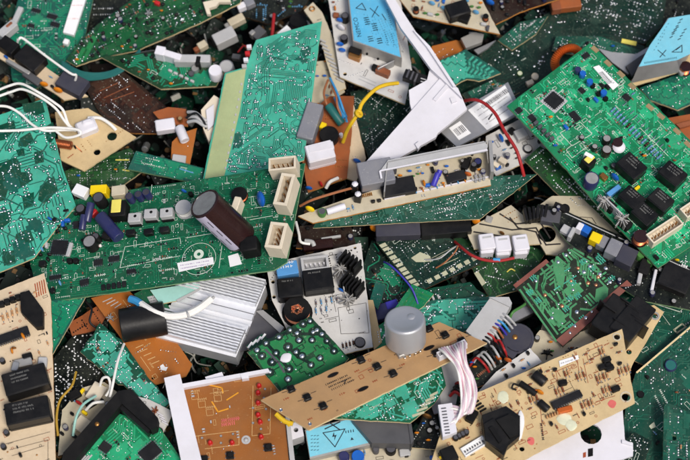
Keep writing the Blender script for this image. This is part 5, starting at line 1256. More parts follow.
b.cyl('inductor', (433, 186), 5, (438, 173), 10, 3, 'blue_violet'); b.cyl('inductor', (438, 176), 6, (440, 170), 9, 2.6, 'blue_violet'); b.disc_cap(424, 183, 3.4, 70, 'orange_cap'); b.disc_cap(468, 174, 3.8, 20, 'toroid_orange'); b.cap(474, 164, 3, 12, 'black_matte', 'dark_grey'); b.box('transistor', 466, 163, 7, 11, 7, 'black_matte', 20); b.cap(478, 161, 4, 8, 'black_matte', 'navy')
for i in range(9): b.disc_cap(416 + i * 7, 192 - i * 1.6, 1.9, 60, ('resistor_blue', 'orange_cap', 'pale_grey')[i % 3])
for i in range(6): b.cap(476 + (i % 3) * 4, 176 + (i // 3) * 4 - (i % 3), 1.6, 4, 'pale_grey', 'can_top')
b.box('grey_box', 376, 171, 34, 26, 15, 'grey_plastic', -12, bev=.8); b.box('lid', 393, 163, 6, 10, 16, 'dark_grey', -12)
b.disc_cap(361, 178, 4, 80, 'navy'); b.disc_cap(362, 186, 4, 80, 'blue_cap')
for x, y in ((355, 184), (358, 194)): 
    o = b.box('plug', x, y, 7, 7, 13, 'black_plastic', 10); b.box('plug_top', x, y - 1, 6, 6, 15, 'white_plastic', 10, bev=2)
b.cyl('fuse', (327, 212), 6, (345, 206), 6, 3.4, 'white_plastic'); b.cap(322, 211, 4, 8, 'green_part', 'dark_grey'); b.disc_cap(310, 209, 5, 20, 'yellow_plastic')
b.scatter(10, 'rdt', mask=[(320, 215), (380, 198), (382, 204), (325, 221)], mg=1.5); b.smd(16, ('pale_grey', 'resistor_blue', 'orange_cap')); b.dashes(362, 196, 6, -12, 'brass', 1.4, 3)
b.tube('jumper_wire', [(300, 206, 3), (312, 200, 12), (334, 193, 13), (352, 188, 8)], 1.3, 'brown_wire')
# things below the tuner board
b = Board('dark brown box like board below the pale component board', [(300, 226), (350, 222), (356, 244), (330, 250), (296, 248)], -2, (0, .1), 'brown_mask', 'edge_orange'); b.box('metal_tab', 331, 237, 20, 2.5, 3, 'pale_grey', -8); b.box('relay', 318, 244, 30, 10, 6, 'cap_brown', -6); b.scatter(4, 'tc')
f = Frame('bent_wire', 'bent white wire hook beside the lower cream connector', 'wire hook', (306, 238), 10); f.tube('hook', [(296, 222, 4), (299, 234, 8), (301, 242, 8), (310, 244, 6)], 1.4, 'white_wire'); f.tube('hook_end', [(305, 241, 4), (312, 242, 5), (314, 246, 3)], 2.2, 'pale_grey')
f = Frame('dark_case', 'long charcoal plastic case below the notched green board', 'plastic case', (430, 226), 4, (0, .1), ((378, 232), (470, 224)))
f.box('case_body', 398, 228, 44, 16, 16, 'slate', -4); f.box('case_body', 446, 226, 50, 16, 15, 'black_plastic', -4); f.disc_cap(374, 228, 4.4, 20, 'orange_cap', tilt=30); f.disc_cap(476, 221, 4.4, 20, 'orange_cap', tilt=30); f.cyl('capacitor', (380, 230), 4, (392, 228), 5, 3, 'grey_plastic')
f.box('film_capacitor', 489, 219, 7, 7, 8, 'tin', 20)
b = Board('dark green board with a row of cream edge fingers, centre right',
          [(376, 242), (430, 226), (483, 258), (480, 264), (416, 293)], 4, (0, .06), 'dark_mask', 'edge_dark', axis=((376, 242), (416, 293)))
for i in range(11):
    t = i / 11; w_ = .055 if i % 3 else .07; x0, y0 = 381 + 36 * t, 246 + 44 * t
    b.slab('edge_finger', [(x0 - 2, y0 - 1), (x0 + 4, y0 - 3.5), (x0 + 4 + 36 * w_, y0 - 3.5 + 44 * w_), (x0 - 2 + 36 * w_, y0 - 1 + 44 * w_)], 'bare_pad', .1, .5)
for i in range(7):
    t = i / 7; x0, y0 = 478 - 52 * t, 259 + 26 * t; b.slab('edge_finger', [(x0, y0), (x0 - 4.6, y0 + 2.4), (x0 - 7, y0 - 1), (x0 - 2.4, y0 - 3.6)], 'bare_pad', .1, .5)
b.slab('bare_patch', [(411, 258), (420, 252), (430, 256), (432, 261), (424, 262), (416, 262)], 'bare_pad', .1, .4)
b.traces('dark_copper', 3, .5, 80, .3, 4, .8); b.dots(30, r=.9); b.silk(24); b.lines([[(432, 258), (456, 246)], [(430, 262), (452, 250)], [(440, 266), (458, 258)]], 'bare_pad', .6)
b = Board('dark green board beneath the three white connectors', [(452, 236), (470, 240), (480, 226), (546, 252), (524, 288), (490, 298)], -6, (0, .06), 'olive_mask', 'edge_cream', axis=((452, 240), (490, 298))); b.traces('olive_copper', 3.4, .5, 110, .3, 5, .9); b.dots(30, r=1.2); b.silk(10); b.slab('bare_patch', [(474, 273), (478, 271), (486, 283), (482, 286)], 'bare_pad', .1, .5); b.tube('wire_link', [(507, 272, 1), (511, 269, 3), (515, 271, 1)], .7, 'yellow_tape')
b = Board('cream board with black tracks and three white connectors, right of centre',
          [(466, 230), (511, 205), (524, 216), (552, 196), (580, 196), (622, 236), (642, 264), (604, 262), (546, 254), (540, 244), (474, 249)], 10, (0, .05), 'cream_board', 'edge_cream', axis=((466, 230), (511, 205)), holes=[(547, 234, 9)])
b.lines([[(480, 224), (512, 230), (536, 228), (546, 245), (560, 244)], [(500, 214), (516, 224), (540, 222), (550, 238)], [(474, 232), (500, 236)], [(510, 218), (518, 228), (536, 232), (541, 244)]], 'silk_black', 1.6)
b.lines([[(580, 217), (592, 218), (596, 224)], [(560, 205), (586, 228)]], 'silk_black', .7)
for x, y in ((487, 241), (503, 243), (521, 242)):
    o = b.box('connector', x, y, 15, 17, 14, 'white_plastic', -6, bev=1); b.box('connector_step', x, y + 9, 13, 6, 11, 'white_plastic', -6, bev=.8); b.box('connector_slot', x, y - 4, 9, 2, 14.4, 'pale_grey', -6, bev=.2)
b.disc_cap(502, 233, 3, 30, 'brass'); b.dots(10, r=.7, solder='brass')
wire('red wire curving along the front of the three white connectors', [(455, 242, 6), (462, 249, 18), (472, 255, 24), (484, 260, 24), (500, 260, 24), (514, 258, 22)], 1.5, 'red_wire')
f = Frame('wire_joint', 'short blue sleeve on the red wire below the connectors', 'wire sleeve', (497, 260), 24); f.cyl('sleeve', (493, 260), 0, (500, 260), 0, 2.1, 'blue_wire', n=12)
f = Frame('crushed_heat_sink', 'crushed black heat sink with grey chip above the cream board', 'heat sink', (542, 214), 18, (0, .08), ((524, 220), (560, 210)))
for i in range(6): f.box('fin', 526 + i * 4, 214 - i * .8, 3, 14, 9 + (i % 2) * 2, 'black_plastic', -8 + i * 4, bev=.4)
f.box('grey_chip', 551, 216, 19, 13, 9, 'dark_grey', 12); f.box('clamp', 560, 206, 12, 6, 12, 'black_matte', 20); f.cap(565, 208, 5, 10, 'black_matte', 'black_plastic', 'screw_cap')
b = Board('long dark strip board with grey boxes and a yellow capacitor, right edge',
          [(538, 204), (560, 208), (700, 272), (700, 312), (640, 300), (600, 274), (566, 240)], 24, (.0, .04), 'black_mask', 'edge_green', axis=((560, 208), (700, 272)))
b.lines([[(556, 209), (696, 273)]], 'pale_grey', 1.1, .3); b.box('film_capacitor', 585, 228, 12, 8, 9, 'blue_cap', 28); b.box('film_capacitor', 580, 226, 6, 8, 10, 'white_plastic', 28); b.box('metal_tab', 572, 232, 4, 12, 10, 'pale_grey', 28)
b.box('film_capacitor', 596, 237, 11, 10, 11, 'yellow_plastic', 24); b.box('film_capacitor', 603, 241, 9, 13, 9, 'grey_plastic', 25); b.box('grey_relay', 614, 247, 13, 17, 13, 'grey_plastic', 25); b.box('grey_relay', 627, 255, 17, 19, 13, 'slate', 25); b.scatter(22, 'tctbt', mg=2)
b.box('film_capacitor', 566, 229, 9, 9, 5, 'pale_grey', 30)
b.cap(641, 254, 4, 9, 'green_part', 'green_part'); b.cap(651, 260, 4, 9, 'green_part', 'green_part')
b.box('metal_strip', 641, 272, 4, 24, 6, 'pale_grey', 14); b.box('metal_strip', 654, 280, 3, 24, 6, 'white_plastic', 14); b.relay(676, 277, 30, 26, 10, 24, 'black_plastic', 0); b.cap(659, 266, 3, 7, 'black_plastic', 'can_top'); b.box('relay', 645, 266, 10, 16, 8, 'black_matte', 20); b.dots(10, r=.9); b.dashes(682, 265, 3, 24, 'paper', 1, 2.4, 2.4, .5, 'print')
b = Board('dark teal board with white corner line along the right edge below the strip board',
          [(612, 296), (640, 286), (706, 312), (706, 330), (646, 366), (610, 350)], -4, (0, .06), 'deep_mask', 'edge_cream', axis=((646, 366), (706, 330))); b.traces('deep_copper', 3, .4, 110, .3, 4, .8); b.dots(30, r=.9); b.silk(14); b.lines([[(636, 298), (680, 312), (690, 300)]], 'silk', .9)
b.lines([[(674, 330), (682, 324), (686, 327), (677, 333), (674, 330)]], 'bare_pad', 1.6)
b = Board('turquoise lettered board corner at the right edge under the mainboard connector', [(652, 272), (668, 256), (706, 238), (706, 280)], 10, (0, .05), 'teal_mask', 'edge_green'); b.traces('green_copper', 3, .4, 30, .3, 2, .8); b.dots(12); b.disc_cap(677, 260, 2.4, 10, 'yellow_plastic')
# --- brown and green trace board
b = Board('ragged dark board with curving green tracks and rusty borders, right of centre',
          [(515, 288), (572, 245), (633, 284), (563, 347)], 22, (0, .07), 'moss_mask', 'edge_dark', axis=((515, 288), (572, 245)), rough=.6)
b.slab('rusty_border', [(563, 346), (632, 285), (627, 280), (556, 340)], 'rust_trace', .1, .5); b.slab('rusty_border', [(516, 288), (549, 262), (546, 259), (513, 285)], 'rust_trace', .1, .5)
for k in range(4):
    b.lines([[(520 + k * 4, 290 - k * 3), (556 + k * 1.5, 341 - k * 7)]] if k < 3 else [[(571, 250), (583, 258), (590, 262), (600, 264)]], 'moss_copper', 1.9, .2, 'copper_traces')
b.traces('moss_copper', 3.4, .55, 50, .3, 2, 1., mask=[(524, 288), (571, 250), (624, 284), (563, 338)], bus=.8)
segs = []
for k in range(6):
    x, y = 541 + k * 5.5, 268 - k * 3.6
    segs.append([(x, y), (x + 6, y + 9), (x + 1 + k, y + 17), (x + 4, y + 30), (x + 9, y + 40), (x + 14, y + 46)] if k % 2 == 0 else [(x, y), (x + 9, y + 8), (x + 10, y + 18), (x + 16, y + 26), (x + 19, y + 36)])
segs += [[(574, 249), (592, 259), (596, 268)], [(570, 252), (580, 262), (588, 264)], [(538, 276), (536, 290), (548, 306), (556, 322), (566, 328)], [(545, 274), (543, 290), (556, 302), (562, 318)]]
b.lines(segs, 'moss_copper', 2.1, .2, 'copper_traces')
for pts in ([(556, 256), (563, 262), (565, 276), (563, 288), (558, 284), (553, 268)], [(596, 289), (606, 285), (608, 294), (600, 304), (595, 299)]): b.slab('copper_pour', pts, 'moss_copper', .1, .35)
for x, y in ((536, 281), (578, 268), (590, 266), (571, 281), (573, 290), (584, 272), (562, 306), (552, 318), (596, 285), (566, 255), (588, 283), (545, 295), (600, 274), (606, 268), (586, 302), (577, 312), (575, 326), (586, 318), (558, 262), (598, 277), (610, 282), (592, 312), (570, 333)):
    p = b.P(x, y); mb = MB(); mb.dome(p.x, p.y, rg.uniform(1.6, 2.3), 1, .3, 10); link('solder_joint', mb.mesh('solder_joint', ['copper_bright' if rg.random() < .25 else 'solder']), b.root)
for x, y in ((533, 279), (573, 284), (583, 263), (602, 262), (612, 280), (566, 310), (583, 320), (578, 297), (538, 302), (570, 300), (592, 270), (598, 258), (530, 294), (572, 328)): b.dashes(x - 2, y, 3, -36, 'teal_copper', 1.2, 5, 2.2, .34, 'lettering')
b.lines([[(554, 290), (576, 276)], [(574, 325), (590, 314)], [(560, 274), (570, 268)]], 'teal_copper', 1.1, .33, 'lettering')
b = Board('dusty grey scrap board with an olive stain left of the black relays', [(548, 300), (600, 296), (606, 320), (560, 352), (536, 350)], 4, (0, .06), 'cream_board', 'edge_dark'); b.scatter(5, 'tdb', mg=2); b.silk(6, 'silk_black')
# --- relays on cream board
b = Board('small cream board with two big black relays behind the right tan board',
          [(592, 372), (598, 318), (654, 305), (664, 312), (632, 366), (628, 376)], 14, (-.03, .05), 'phenolic_tan', 'edge_orange', axis=((628, 376), (664, 312)), holes=[(655, 316, 2.6), (629, 352, 2.6)])
b.box('relay', 612, 314, 22, 40, 24, 'black_plastic', 34, bev=1); b.box('relay', 633, 318, 24, 44, 26, 'black_plastic', 34, bev=1)
for x, y, w_ in ((606, 304, 14), (610, 308, 14), (620, 322, 14), (628, 302, 15), (633, 308, 15), (642, 324, 15), (638, 318, 15)): b.box('relay_rib', x, y, w_, 1.4, 26.8, 'black_plastic', 34, bev=.3)
for x, y in ((600, 320), (619, 332)): b.box('relay_step', x, y, 12, 10, 21, 'black_matte', 34, bev=.6)
mb = MB(); p = b.P(655, 316); mb.disc(p.x, p.y, 4.4, .3, 18, r0=2.6); link('copper_ring', mb.mesh('copper_ring', ['tin'], True), b.root)
b = Board('dirty metal backed board under the ragged green tracked board', [(540, 330), (570, 336), (612, 320), (604, 348), (540, 366), (524, 350)], 10, (0, .05), 'cream_board', 'edge_dark'); b.scatter(10, 'kdtc', mg=2); b.star(548, 352, 6, 5, 0, 'black_matte'); b.star(572, 350, 6, 5, 0, 'dull_tin')
f = Frame('grey_plate', 'violet grey plate poking out beneath the ragged green tracked board', 'plate', (522, 314), 2, (0, .1)); f.slab('plate_body', [(506, 318), (528, 300), (542, 308), (510, 324)], 'grey_plastic', 0, 3); f.slab('plate_edge', [(508, 322), (542, 308), (543, 311), (510, 326)], 'black_matte', -3, 0)
wire('green and yellow wire beside the grey ribbon plug', [(536, 292, 8), (524, 304, 20), (514, 312, 26), (510, 318, 22)], 1.4, 'green_part')
# --- grey ribbon plug & its wires
f = Frame('ribbon_plug', 'long pale grey plug with coloured wires right of the silver knob', 'plug', (488, 320), 34, (.04, .1), ((470, 332), (492, 298)))
f.slab('plug_body', [(466, 331), (490, 298), (510, 300), (511, 305), (489, 344), (474, 338)], 'pale_grey', -6, 8); f.slab('plug_end', [(489, 297), (509, 297), (512, 303), (510, 307)], 'pale_grey', -6, 10)
for k, m in enumerate(('pale_grey', 'pale_grey', 'blue_wire', 'blue_violet', 'brown_wire', 'pale_grey', 'red_wire', 'black_wire', 'black_wire')):
    x, y = 505 - k * 2.5, 313 + k * 3.3; f.tube('wire', [(x - 4, y, 6), (x + 2, y + 3, 9), (x + 7 - k * .3, y + 8, 3), (x + 12 - k * .6, y + 14, -8)], 1.1, m)
f = Frame('buzzer_disc', 'dark slate disc with a bright centre pin right of the grey ribbon plug', 'buzzer', (518, 337), 26, (0, .06)); f.cap(518, 338, 15.5, 4, 'slate', 'slate', 'disc_body'); p = f.P(515, 337, 4); mb = MB(); mb.dome(p.x, p.y, 2.6, 1, 4, 14); link('centre_pin', mb.mesh('centre_pin', ['brass']), f.root); f.slab('disc_tab', [(505, 346), (520, 350), (513, 359), (506, 354)], 'slate', 0, 4)
b = Board('dark header board full of grey and red leads under the tip of the knob strip', [(466, 362), (498, 336), (512, 350), (500, 378), (476, 388)], 24, (0, .06), 'black_mask', 'edge_orange'); 
for k in range(7): b.tube('lead', [(470 + k * 3.8, 366 - k * 3.6, 0), (476 + k * 3.8, 358 - k * 3.0, 8), (484 + k * 3.4, 364 - k * 2.4, 10), (489 + k * 3, 372 - k * 2.6, 0)], 1.2, ('red_wire', 'pale_grey', 'pale_grey', 'black_wire', 'pale_grey', 'black_wire', 'red_wire')[k])
b.dashes(478, 376, 12, -38, 'copper_bright', .9, 2, 1.9); b.disc_cap(498, 358, 4, 20, 'toroid_orange'); b.scatter(5, 'td', mg=2)
b = Board('white scrap board with an orange bead, left of the slate disc', [(478, 392), (496, 372), (530, 348), (542, 362), (500, 386)], 30, (0, .05), 'white_board', 'edge_cream'); b.disc_cap(508, 360, 4, 20, 'toroid_orange'); b.scatter(7, 'ttdr', mg=2); b.silk(8, 'silk_black')
# --- flat ribbon cable
f = Frame('ribbon_cable', 'pinkish white flat ribbon cable looping from the knob strip to a white plug', 'ribbon cable', (462, 385), 40)
f2 = []
LP = [(438, 349.5, 30), (446, 356, 36), (455, 365, 36), (459, 380, 32), (461, 398, 26), (460, 412, 20), (453, 426, 16), (444, 436, 14)]
RP = [(466, 341.8, 30), (466, 350, 39), (467, 364, 36), (474, 378, 31), (477, 394, 28), (472, 412, 21), (462, 408, 17), (450, 404, 15)]
a_ = catmull([f.P(*p) for p in LP]); c_ = catmull([f.P(*p) for p in RP])
for k in range(11):
    t = (k + .5) / 11; mb = MB(); mb.tube([x.lerp(y, t) + Vector((0, 0, 1.1 * math.sin(k * .9 + n_ * .35))) for n_, (x, y) in enumerate(zip(a_, c_))], 1.12, 7)
    link('strand', mb.mesh('strand', ['pink_wire' if k % 3 else 'white_wire']), f.root)
for k in (2, 5, 8):
    t = k / 11; mb = MB(); L = [x.lerp(y, t) + Vector((0, 0, 1.0)) for x, y in zip(a_, c_)]
    mb.tube(L[:34], .35, 5); link('stripe', mb.mesh('stripe', ['ribbon_stripe']), f.root)
f.slab('plug', [(438, 405), (452, 403), (457, 432), (443, 437)], 'white_plastic', 8, 17)
for k in range(9): f.slab('contact_slot', [(441 + k * .5, 408 + k * 3.1), (446 + k * .5, 407.4 + k * 3.1), (446.2 + k * .5, 408.6 + k * 3.1), (441.2 + k * .5, 409.2 + k * 3.1)], 'dark_grey', 17, 17.2)
f = Frame('jumper_leads', 'short red and black leads beside the white ribbon plug', 'leads', (456, 390), 34)
for k, m in enumerate(('red_wire', 'black_wire', 'black_wire', 'red_wire')): f.tube('lead', [(450 + k * 2, 396 - k * 4, 0), (455 + k * 1.5, 392 - k * 3, 6), (461 + k, 396 - k * 2, 2)], 1.5, m)
f = Frame('grey_card', 'pale grey card standing between the emerald board and the ribbon cable', 'card', (440, 388), 30, (0, .1)); f.slab('card_sheet', [(424, 372), (450, 356), (462, 372), (456, 404), (436, 408), (426, 396)], 'pale_grey', 0, 1.5); f.slab('card_fold', [(430, 402), (440, 396), (442, 412), (434, 414)], 'grey_plastic', 1.5, 4)
# --- white plate bottom right
b = Board('flat white plastic plate with a round cut hole at the bottom right',
          [(500, 480), (522, 452), (560, 430), (622, 404), (625, 440), (633, 444), (633, 456), (600, 466), (590, 480)], 30, (0, .03), 'white_plastic', 'white_plastic', cat='plastic plate', name='plastic_plate', group=None, th=3, holes=[(591, 434, 10)], axis=((560, 430), (622, 404)))
b.slab('slot', [(588, 449), (593, 448), (593, 456), (588, 457)], 'black_matte', .05, .3); b.slab('pink_patch', [(583, 453), (586, 452), (586, 457), (583, 458)], 'silk_rust', .05, .2); b.slab('edge_rail', [(622, 440), (633, 443), (633, 446), (622, 443)], 'white_plastic', .1, 2)
# --- right bottom dark boards
b = Board('large dark green board with bright solder specks at the bottom right corner',
          [(626, 404), (636, 372), (696, 320), (710, 330), (710, 474), (640, 474), (622, 440)], 4, (-.02, .06), 'deep_mask', 'edge_cream', axis=((636, 372), (696, 320)), seed=4)
b.traces('deep_copper', 3.2, .35, 120, .25, 3, .9); b.dots(70, 3, 1.2, rows=(1, 3)); b.silk(24); b.slab('board_edge', [(636, 372), (700, 318), (701, 319.4), (637, 373.6)], 'edge_cream', -2.2, .25); b.scatter(10, 'trd'); b.cap(671, 365, 6, 4, 'navy', 'teal_wire'); b.cap(641, 394, 3.4, 3, 'black_matte', 'black_plastic'); b.sticker([(649, 426), (654, 422), (656, 427), (651, 429)], 'mint_sticker', .6, name='glue_drop')
for x, y in ((660, 390), (655, 396)): b.dashes(x, y, 10, 62, 'silk', .6, 1.6)
b = Board('small dark green board with an oval slot standing at the bottom right',
          [(664, 406), (668, 403), (690, 412), (706, 414), (706, 474), (668, 474), (663, 460)], 24, (.04, .06), 'deep_mask', 'edge_green', axis=((664, 406), (663, 460)), holes=[(674, 438, 2.4)])
b.traces('deep_copper', 3, .5, 60, .3, 6, .9); b.dots(16, r=1.2)
p = b.P(674, 438); mb = MB(); mb.disc(p.x, p.y, 8, .3, 24, r0=6.8); link('copper_ring', mb.mesh('copper_ring', ['deep_copper'], True), b.root); b.scatter(6, 'tdr')
b = Board('olive dark board scrap with a cream edge below the white plate', [(622, 444), (634, 432), (652, 441), (640, 474), (620, 474)], 14, (.06, .05), 'dark_mask', 'edge_cream'); b.dots(10, r=1.1); b.silk(6)
# =========================================================== centre gaps
b = Board('turquoise board with wavy tracks under the silver knob and the grey plug',
          [(396, 322), (432, 300), (496, 296), (478, 330), (440, 334), (404, 342)], 4, (0, .05), 'teal_mask', 'edge_cream', axis=((432, 300), (496, 296)), rough=.4)
b.traces('teal_copper', 3.2, .72, 100, .6, 4, .8); b.dots(26, r=1.2, rows=(2, 5))
for i in range(8): b.box('terminal', 402 + i * 5.2, 306 - i * 1.4, 4, 2, 2.4, 'pale_grey', 60, bev=.2)
b = Board('bright green scrap corner left of the turquoise wavy board', [(388, 318), (412, 284), (434, 294), (424, 306), (396, 324)], 8, (0, .08), 'bright_mask', 'edge_cream'); b.lines([[(398, 314), (414, 290), (430, 297)], [(404, 314), (416, 296), (426, 300)], [(408, 316), (418, 301)]], 'leaf_copper', 1.8, .2, 'copper_traces'); b.dots(6, r=1.2)
f = Frame('blue_case', 'dark blue plastic case deep in the gap right of the white board', 'plastic case', (386, 309), -14, (0, .1)); f.box('case_body', 386, 310, 26, 16, 8, 'navy', -15); f.box('case_lid', 392, 304, 12, 8, 8.6, 'blue_violet', -15)
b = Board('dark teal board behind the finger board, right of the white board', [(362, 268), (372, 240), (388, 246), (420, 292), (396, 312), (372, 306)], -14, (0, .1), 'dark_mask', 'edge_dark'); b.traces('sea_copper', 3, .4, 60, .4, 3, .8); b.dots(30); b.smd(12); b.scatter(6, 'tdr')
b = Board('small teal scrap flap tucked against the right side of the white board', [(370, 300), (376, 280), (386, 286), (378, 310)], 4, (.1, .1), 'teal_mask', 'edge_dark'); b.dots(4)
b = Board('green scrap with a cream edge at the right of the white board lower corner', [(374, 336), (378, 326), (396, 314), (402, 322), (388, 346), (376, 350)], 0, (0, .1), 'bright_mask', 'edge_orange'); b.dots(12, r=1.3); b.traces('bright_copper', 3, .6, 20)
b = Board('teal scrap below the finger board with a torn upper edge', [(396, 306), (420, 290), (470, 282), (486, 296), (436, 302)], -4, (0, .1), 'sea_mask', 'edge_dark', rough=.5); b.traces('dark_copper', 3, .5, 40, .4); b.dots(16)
b = Board('pale tan edge of a board hidden behind the white board', [(366, 300), (373, 300), (382, 342), (374, 350)], 2, (0, .1), 'phenolic_tan', 'edge_orange'); b.dots(3)
b = Board('dark grey sheet beside the heat sink under the big jointed green board', [(238, 352), (256, 310), (268, 318), (284, 330), (262, 346)], 8, (.1, .1), 'dark_grey', 'tin', cat='metal sheet', name='metal_sheet', group=None)
b.slab('sheet_flange', [(256, 311), (263, 310), (284, 327), (280, 333)], 'tin', .1, 5)
b = Board('little teal board with comb contacts at the right end of the heat sink', [(246, 346), (262, 334), (272, 342), (252, 354)], 20, (0, .1), 'sea_mask', 'edge_cream')
for i in range(4): b.box('edge_contact', 250 + i * 4.4, 345 - i * 2.8, 2, 7, .8, 'paper', 35, bev=.1)
# =========================================================== lower left
b = Board('green board triangle below the big control board beside the cream board',
          [(40, 302), (86, 296), (54, 352), (44, 368)], 14, (0, .08), 'teal_mask', 'edge_cream', axis=((86, 296), (54, 352))); b.traces('sea_copper', 3, .6, 60, .4, 6, .8); b.dots(12)
b = Board('orange brown board with white print under the fat black capacitor',
          [(91, 298), (128, 290), (160, 320), (192, 364), (186, 376), (152, 385), (118, 334)], 6, (0, .06), 'phenolic_orange', 'edge_orange', axis=((91, 298), (152, 385)), holes=[(153, 378, 1.7)])
b.silk(24, 'silk_pale', w=.5); b.sticker([(160, 366), (163, 364), (165, 367), (168, 367), (166, 371), (161, 370)], 'paper', .4); b.star(110, 317, 5, 4, 0, 'metal'); b.dots(12, r=.8)
for i in range(4): b.lines([[(103 + i * 4, 302 + i * 2), (112 + i * 3, 298 + i * 2)]], 'pale_grey', .9)
for i in range(5): b.lines([[(136 + i * 4, 348 + i * 4), (143 + i * 4, 345 + i * 4)]], 'silk_pale', .8)
b.cyl('capacitor', (166, 318), 16, (121, 326), 16, 16.5, 'black_plastic', 'black_matte')
b = Board('rust brown perforated strip in the gap left of the orange brown board', [(68, 324), (100, 304), (108, 314), (98, 330), (72, 336)], -6, (0, .1), 'phenolic_rust', 'edge_dark'); b.dots(10, r=.9, solder='black_matte')
b = Board('black perforated board with white dots at the lower left', [(52, 360), (76, 332), (108, 320), (104, 366), (88, 408), (54, 410)], -16, (0, .06), 'black_mask', 'edge_dark'); b.dots(34, 4, .9, 'paper', (3, 7)); b.dots(20, 4, .7, 'paper')
b = Board('broken emerald board strip with a white lead running over it, lower left',
          [(80, 352), (100, 323), (122, 340), (150, 380), (172, 402), (163, 412), (146, 402), (104, 374)], 12, (0, .08), 'sea_mask', 'edge_cream', axis=((100, 323), (172, 402)), rough=.7); b.traces('teal_copper', 2.6, .6, 140, .6, 6, .8); b.dots(50, r=.95); b.smd(8)
wire('thin white lead hooking over the broken emerald strip', [(124, 344, 24), (118, 362, 34), (113, 382, 36), (110, 397, 30)], 1.3, 'white_wire')
wire('short white lead looping beside the black bezel corner', [(100, 386, 24), (103, 378, 32), (109, 378, 34), (111, 388, 30), (106, 396, 26)], 1.3, 'white_wire')
b = Board('cream board with loose wires under the black bezel at the lower left', [(58, 456), (62, 410), (82, 388), (104, 382), (122, 396), (80, 450)], 2, (0, .06), 'cream_board', 'edge_dark'); b.scatter(18, 'tcdbr', mg=2); b.disc_cap(79, 403, 4, 30, 'red_plastic'); b.box('connector', 96, 392, 14, 18, 6, 'ivory_plastic', 30); b.box('connector', 82, 424, 14, 14, 6, 'ivory_plastic', 30); b.box('transistor', 74, 394, 12, 8, 6, 'black_matte', -30); b.box('transistor', 90, 402, 10, 8, 6, 'black_matte', -30)
wire('pale blue lead curving down to the black bezel', [(96, 396, 16), (84, 404, 24), (76, 418, 26), (73, 436, 18)], 1.3, 'teal_light')
wire('white lead arcing towards the black bezel corner', [(86, 410, 14), (94, 404, 22), (104, 402, 20)], 1.4, 'white_wire')
wire('ochre twisted wire beside the cream board at the lower left', [(76, 372, 10), (72, 384, 16), (60, 400, 18), (57, 418, 18), (58, 436, 14)], 1.2, 'ochre_wire')
b = Board('cream board wedge with white pins right of the black bezel', [(122, 392), (150, 400), (174, 412), (156, 446), (140, 430)], 16, (0, .06), 'white_board', 'edge_cream'); b.star(155, 410, 4, 4, 0, 'copper'); b.silk(6, 'silk_black')
for i in range(4): b.box('pin', 160 + i * 1.6, 414 + i * 3, 7, 1.4, 2, 'white_plastic', 30, bev=.2)
b.box('transistor', 158, 429, 8, 5, 6, 'black_matte', 30)
b = Board('emerald board with a dark chip inside the black plastic bezel, lower left',
          [(58, 480), (70, 458), (120, 414), (160, 428), (186, 466), (186, 480)], 22, (0, .04), 'bright_mask', 'edge_green', axis=((70, 458), (120, 414)))
b.chip(105, 447, 10, 9, 36, 'sop'); b.chip(150, 452, 18, 14, -40, 'qfp'); b.traces('bright_copper', 2.6, .45, 160, .35, 8, .6); b.smd(40); b.silk(40); b.dots(16, r=.7)
for i in range(6): b.box('edge_contact', 74 + i * 3, 460 - i * .4, 1.4, 8, .8, 'pale_grey', 40, bev=.1)
f = Frame('corner_bezel', 'black plastic corner bezel around the emerald board, lower left', 'bezel', (115, 420), 30, (0, .04), ((60, 455), (120, 395)))
f.slab('frame_arm', [(60, 470), (63, 453), (118, 391), (130, 394), (119, 407), (76, 459), (70, 474)], 'black_matte', -6, 8)
f.slab('frame_arm', [(118, 391), (131, 389), (158, 418), (157, 427), (151, 430), (120, 402)], 'black_matte', -6, 8.4); f.slab('frame_lip', [(122, 404), (150, 430), (148, 434), (119, 408)], 'black_plastic', -8, 4)
p = f.P(97, 424, 8); mb = MB(); mb.dome(p.x, p.y, 2.2, 1, 8, 12); link('screw', mb.mesh('screw', ['brass']), f.root)
# --- things near the heat sink
b = Board('dark green board flap with a white sticker left of the heat sink', [(134, 294), (150, 286), (158, 290), (174, 315), (168, 318), (146, 312)], 20, (.05, .08), 'green_mask', 'edge_cream'); b.sticker([(147, 297), (155, 295), (160, 303), (152, 306)], 'pale_grey', .5, rows=3); b.dots(6)
b = Board('pale turquoise glass sheet lying under the control board over the heat sink', [(150, 290), (196, 283), (202, 287), (176, 301), (160, 304)], 25, (0, .06), 'teal_light', 'edge_cream', cat='sheet', name='glass_sheet', group=None); b.dots(5); b.slab('sheet_edge', [(176, 300), (202, 286.6), (202, 288.6), (178, 302)], 'pale_grey', .1, 1)
f = Frame('sleeved_cable', 'thick white sleeved cable with a pale blue end across the heat sink', 'cable', (168, 312), 24)
f.tube('sleeve', [(141, 304, 8), (152, 311, 12), (168, 316, 12), (184, 315, 12), (198, 309, 10), (211, 299, 8)], 3.6, 'white_wire'); f.tube('blue_end', [(130, 299, 4), (136, 301, 6), (142, 305, 8)], 3.8, 'blue_wire'); f.tube('tip_wire', [(210, 300, 8), (214, 297, 6)], 1.6, 'pale_grey')
f.tube('tie', [(186, 311, 13), (188, 314, 16), (189, 318, 13)], 1, 'pale_grey')

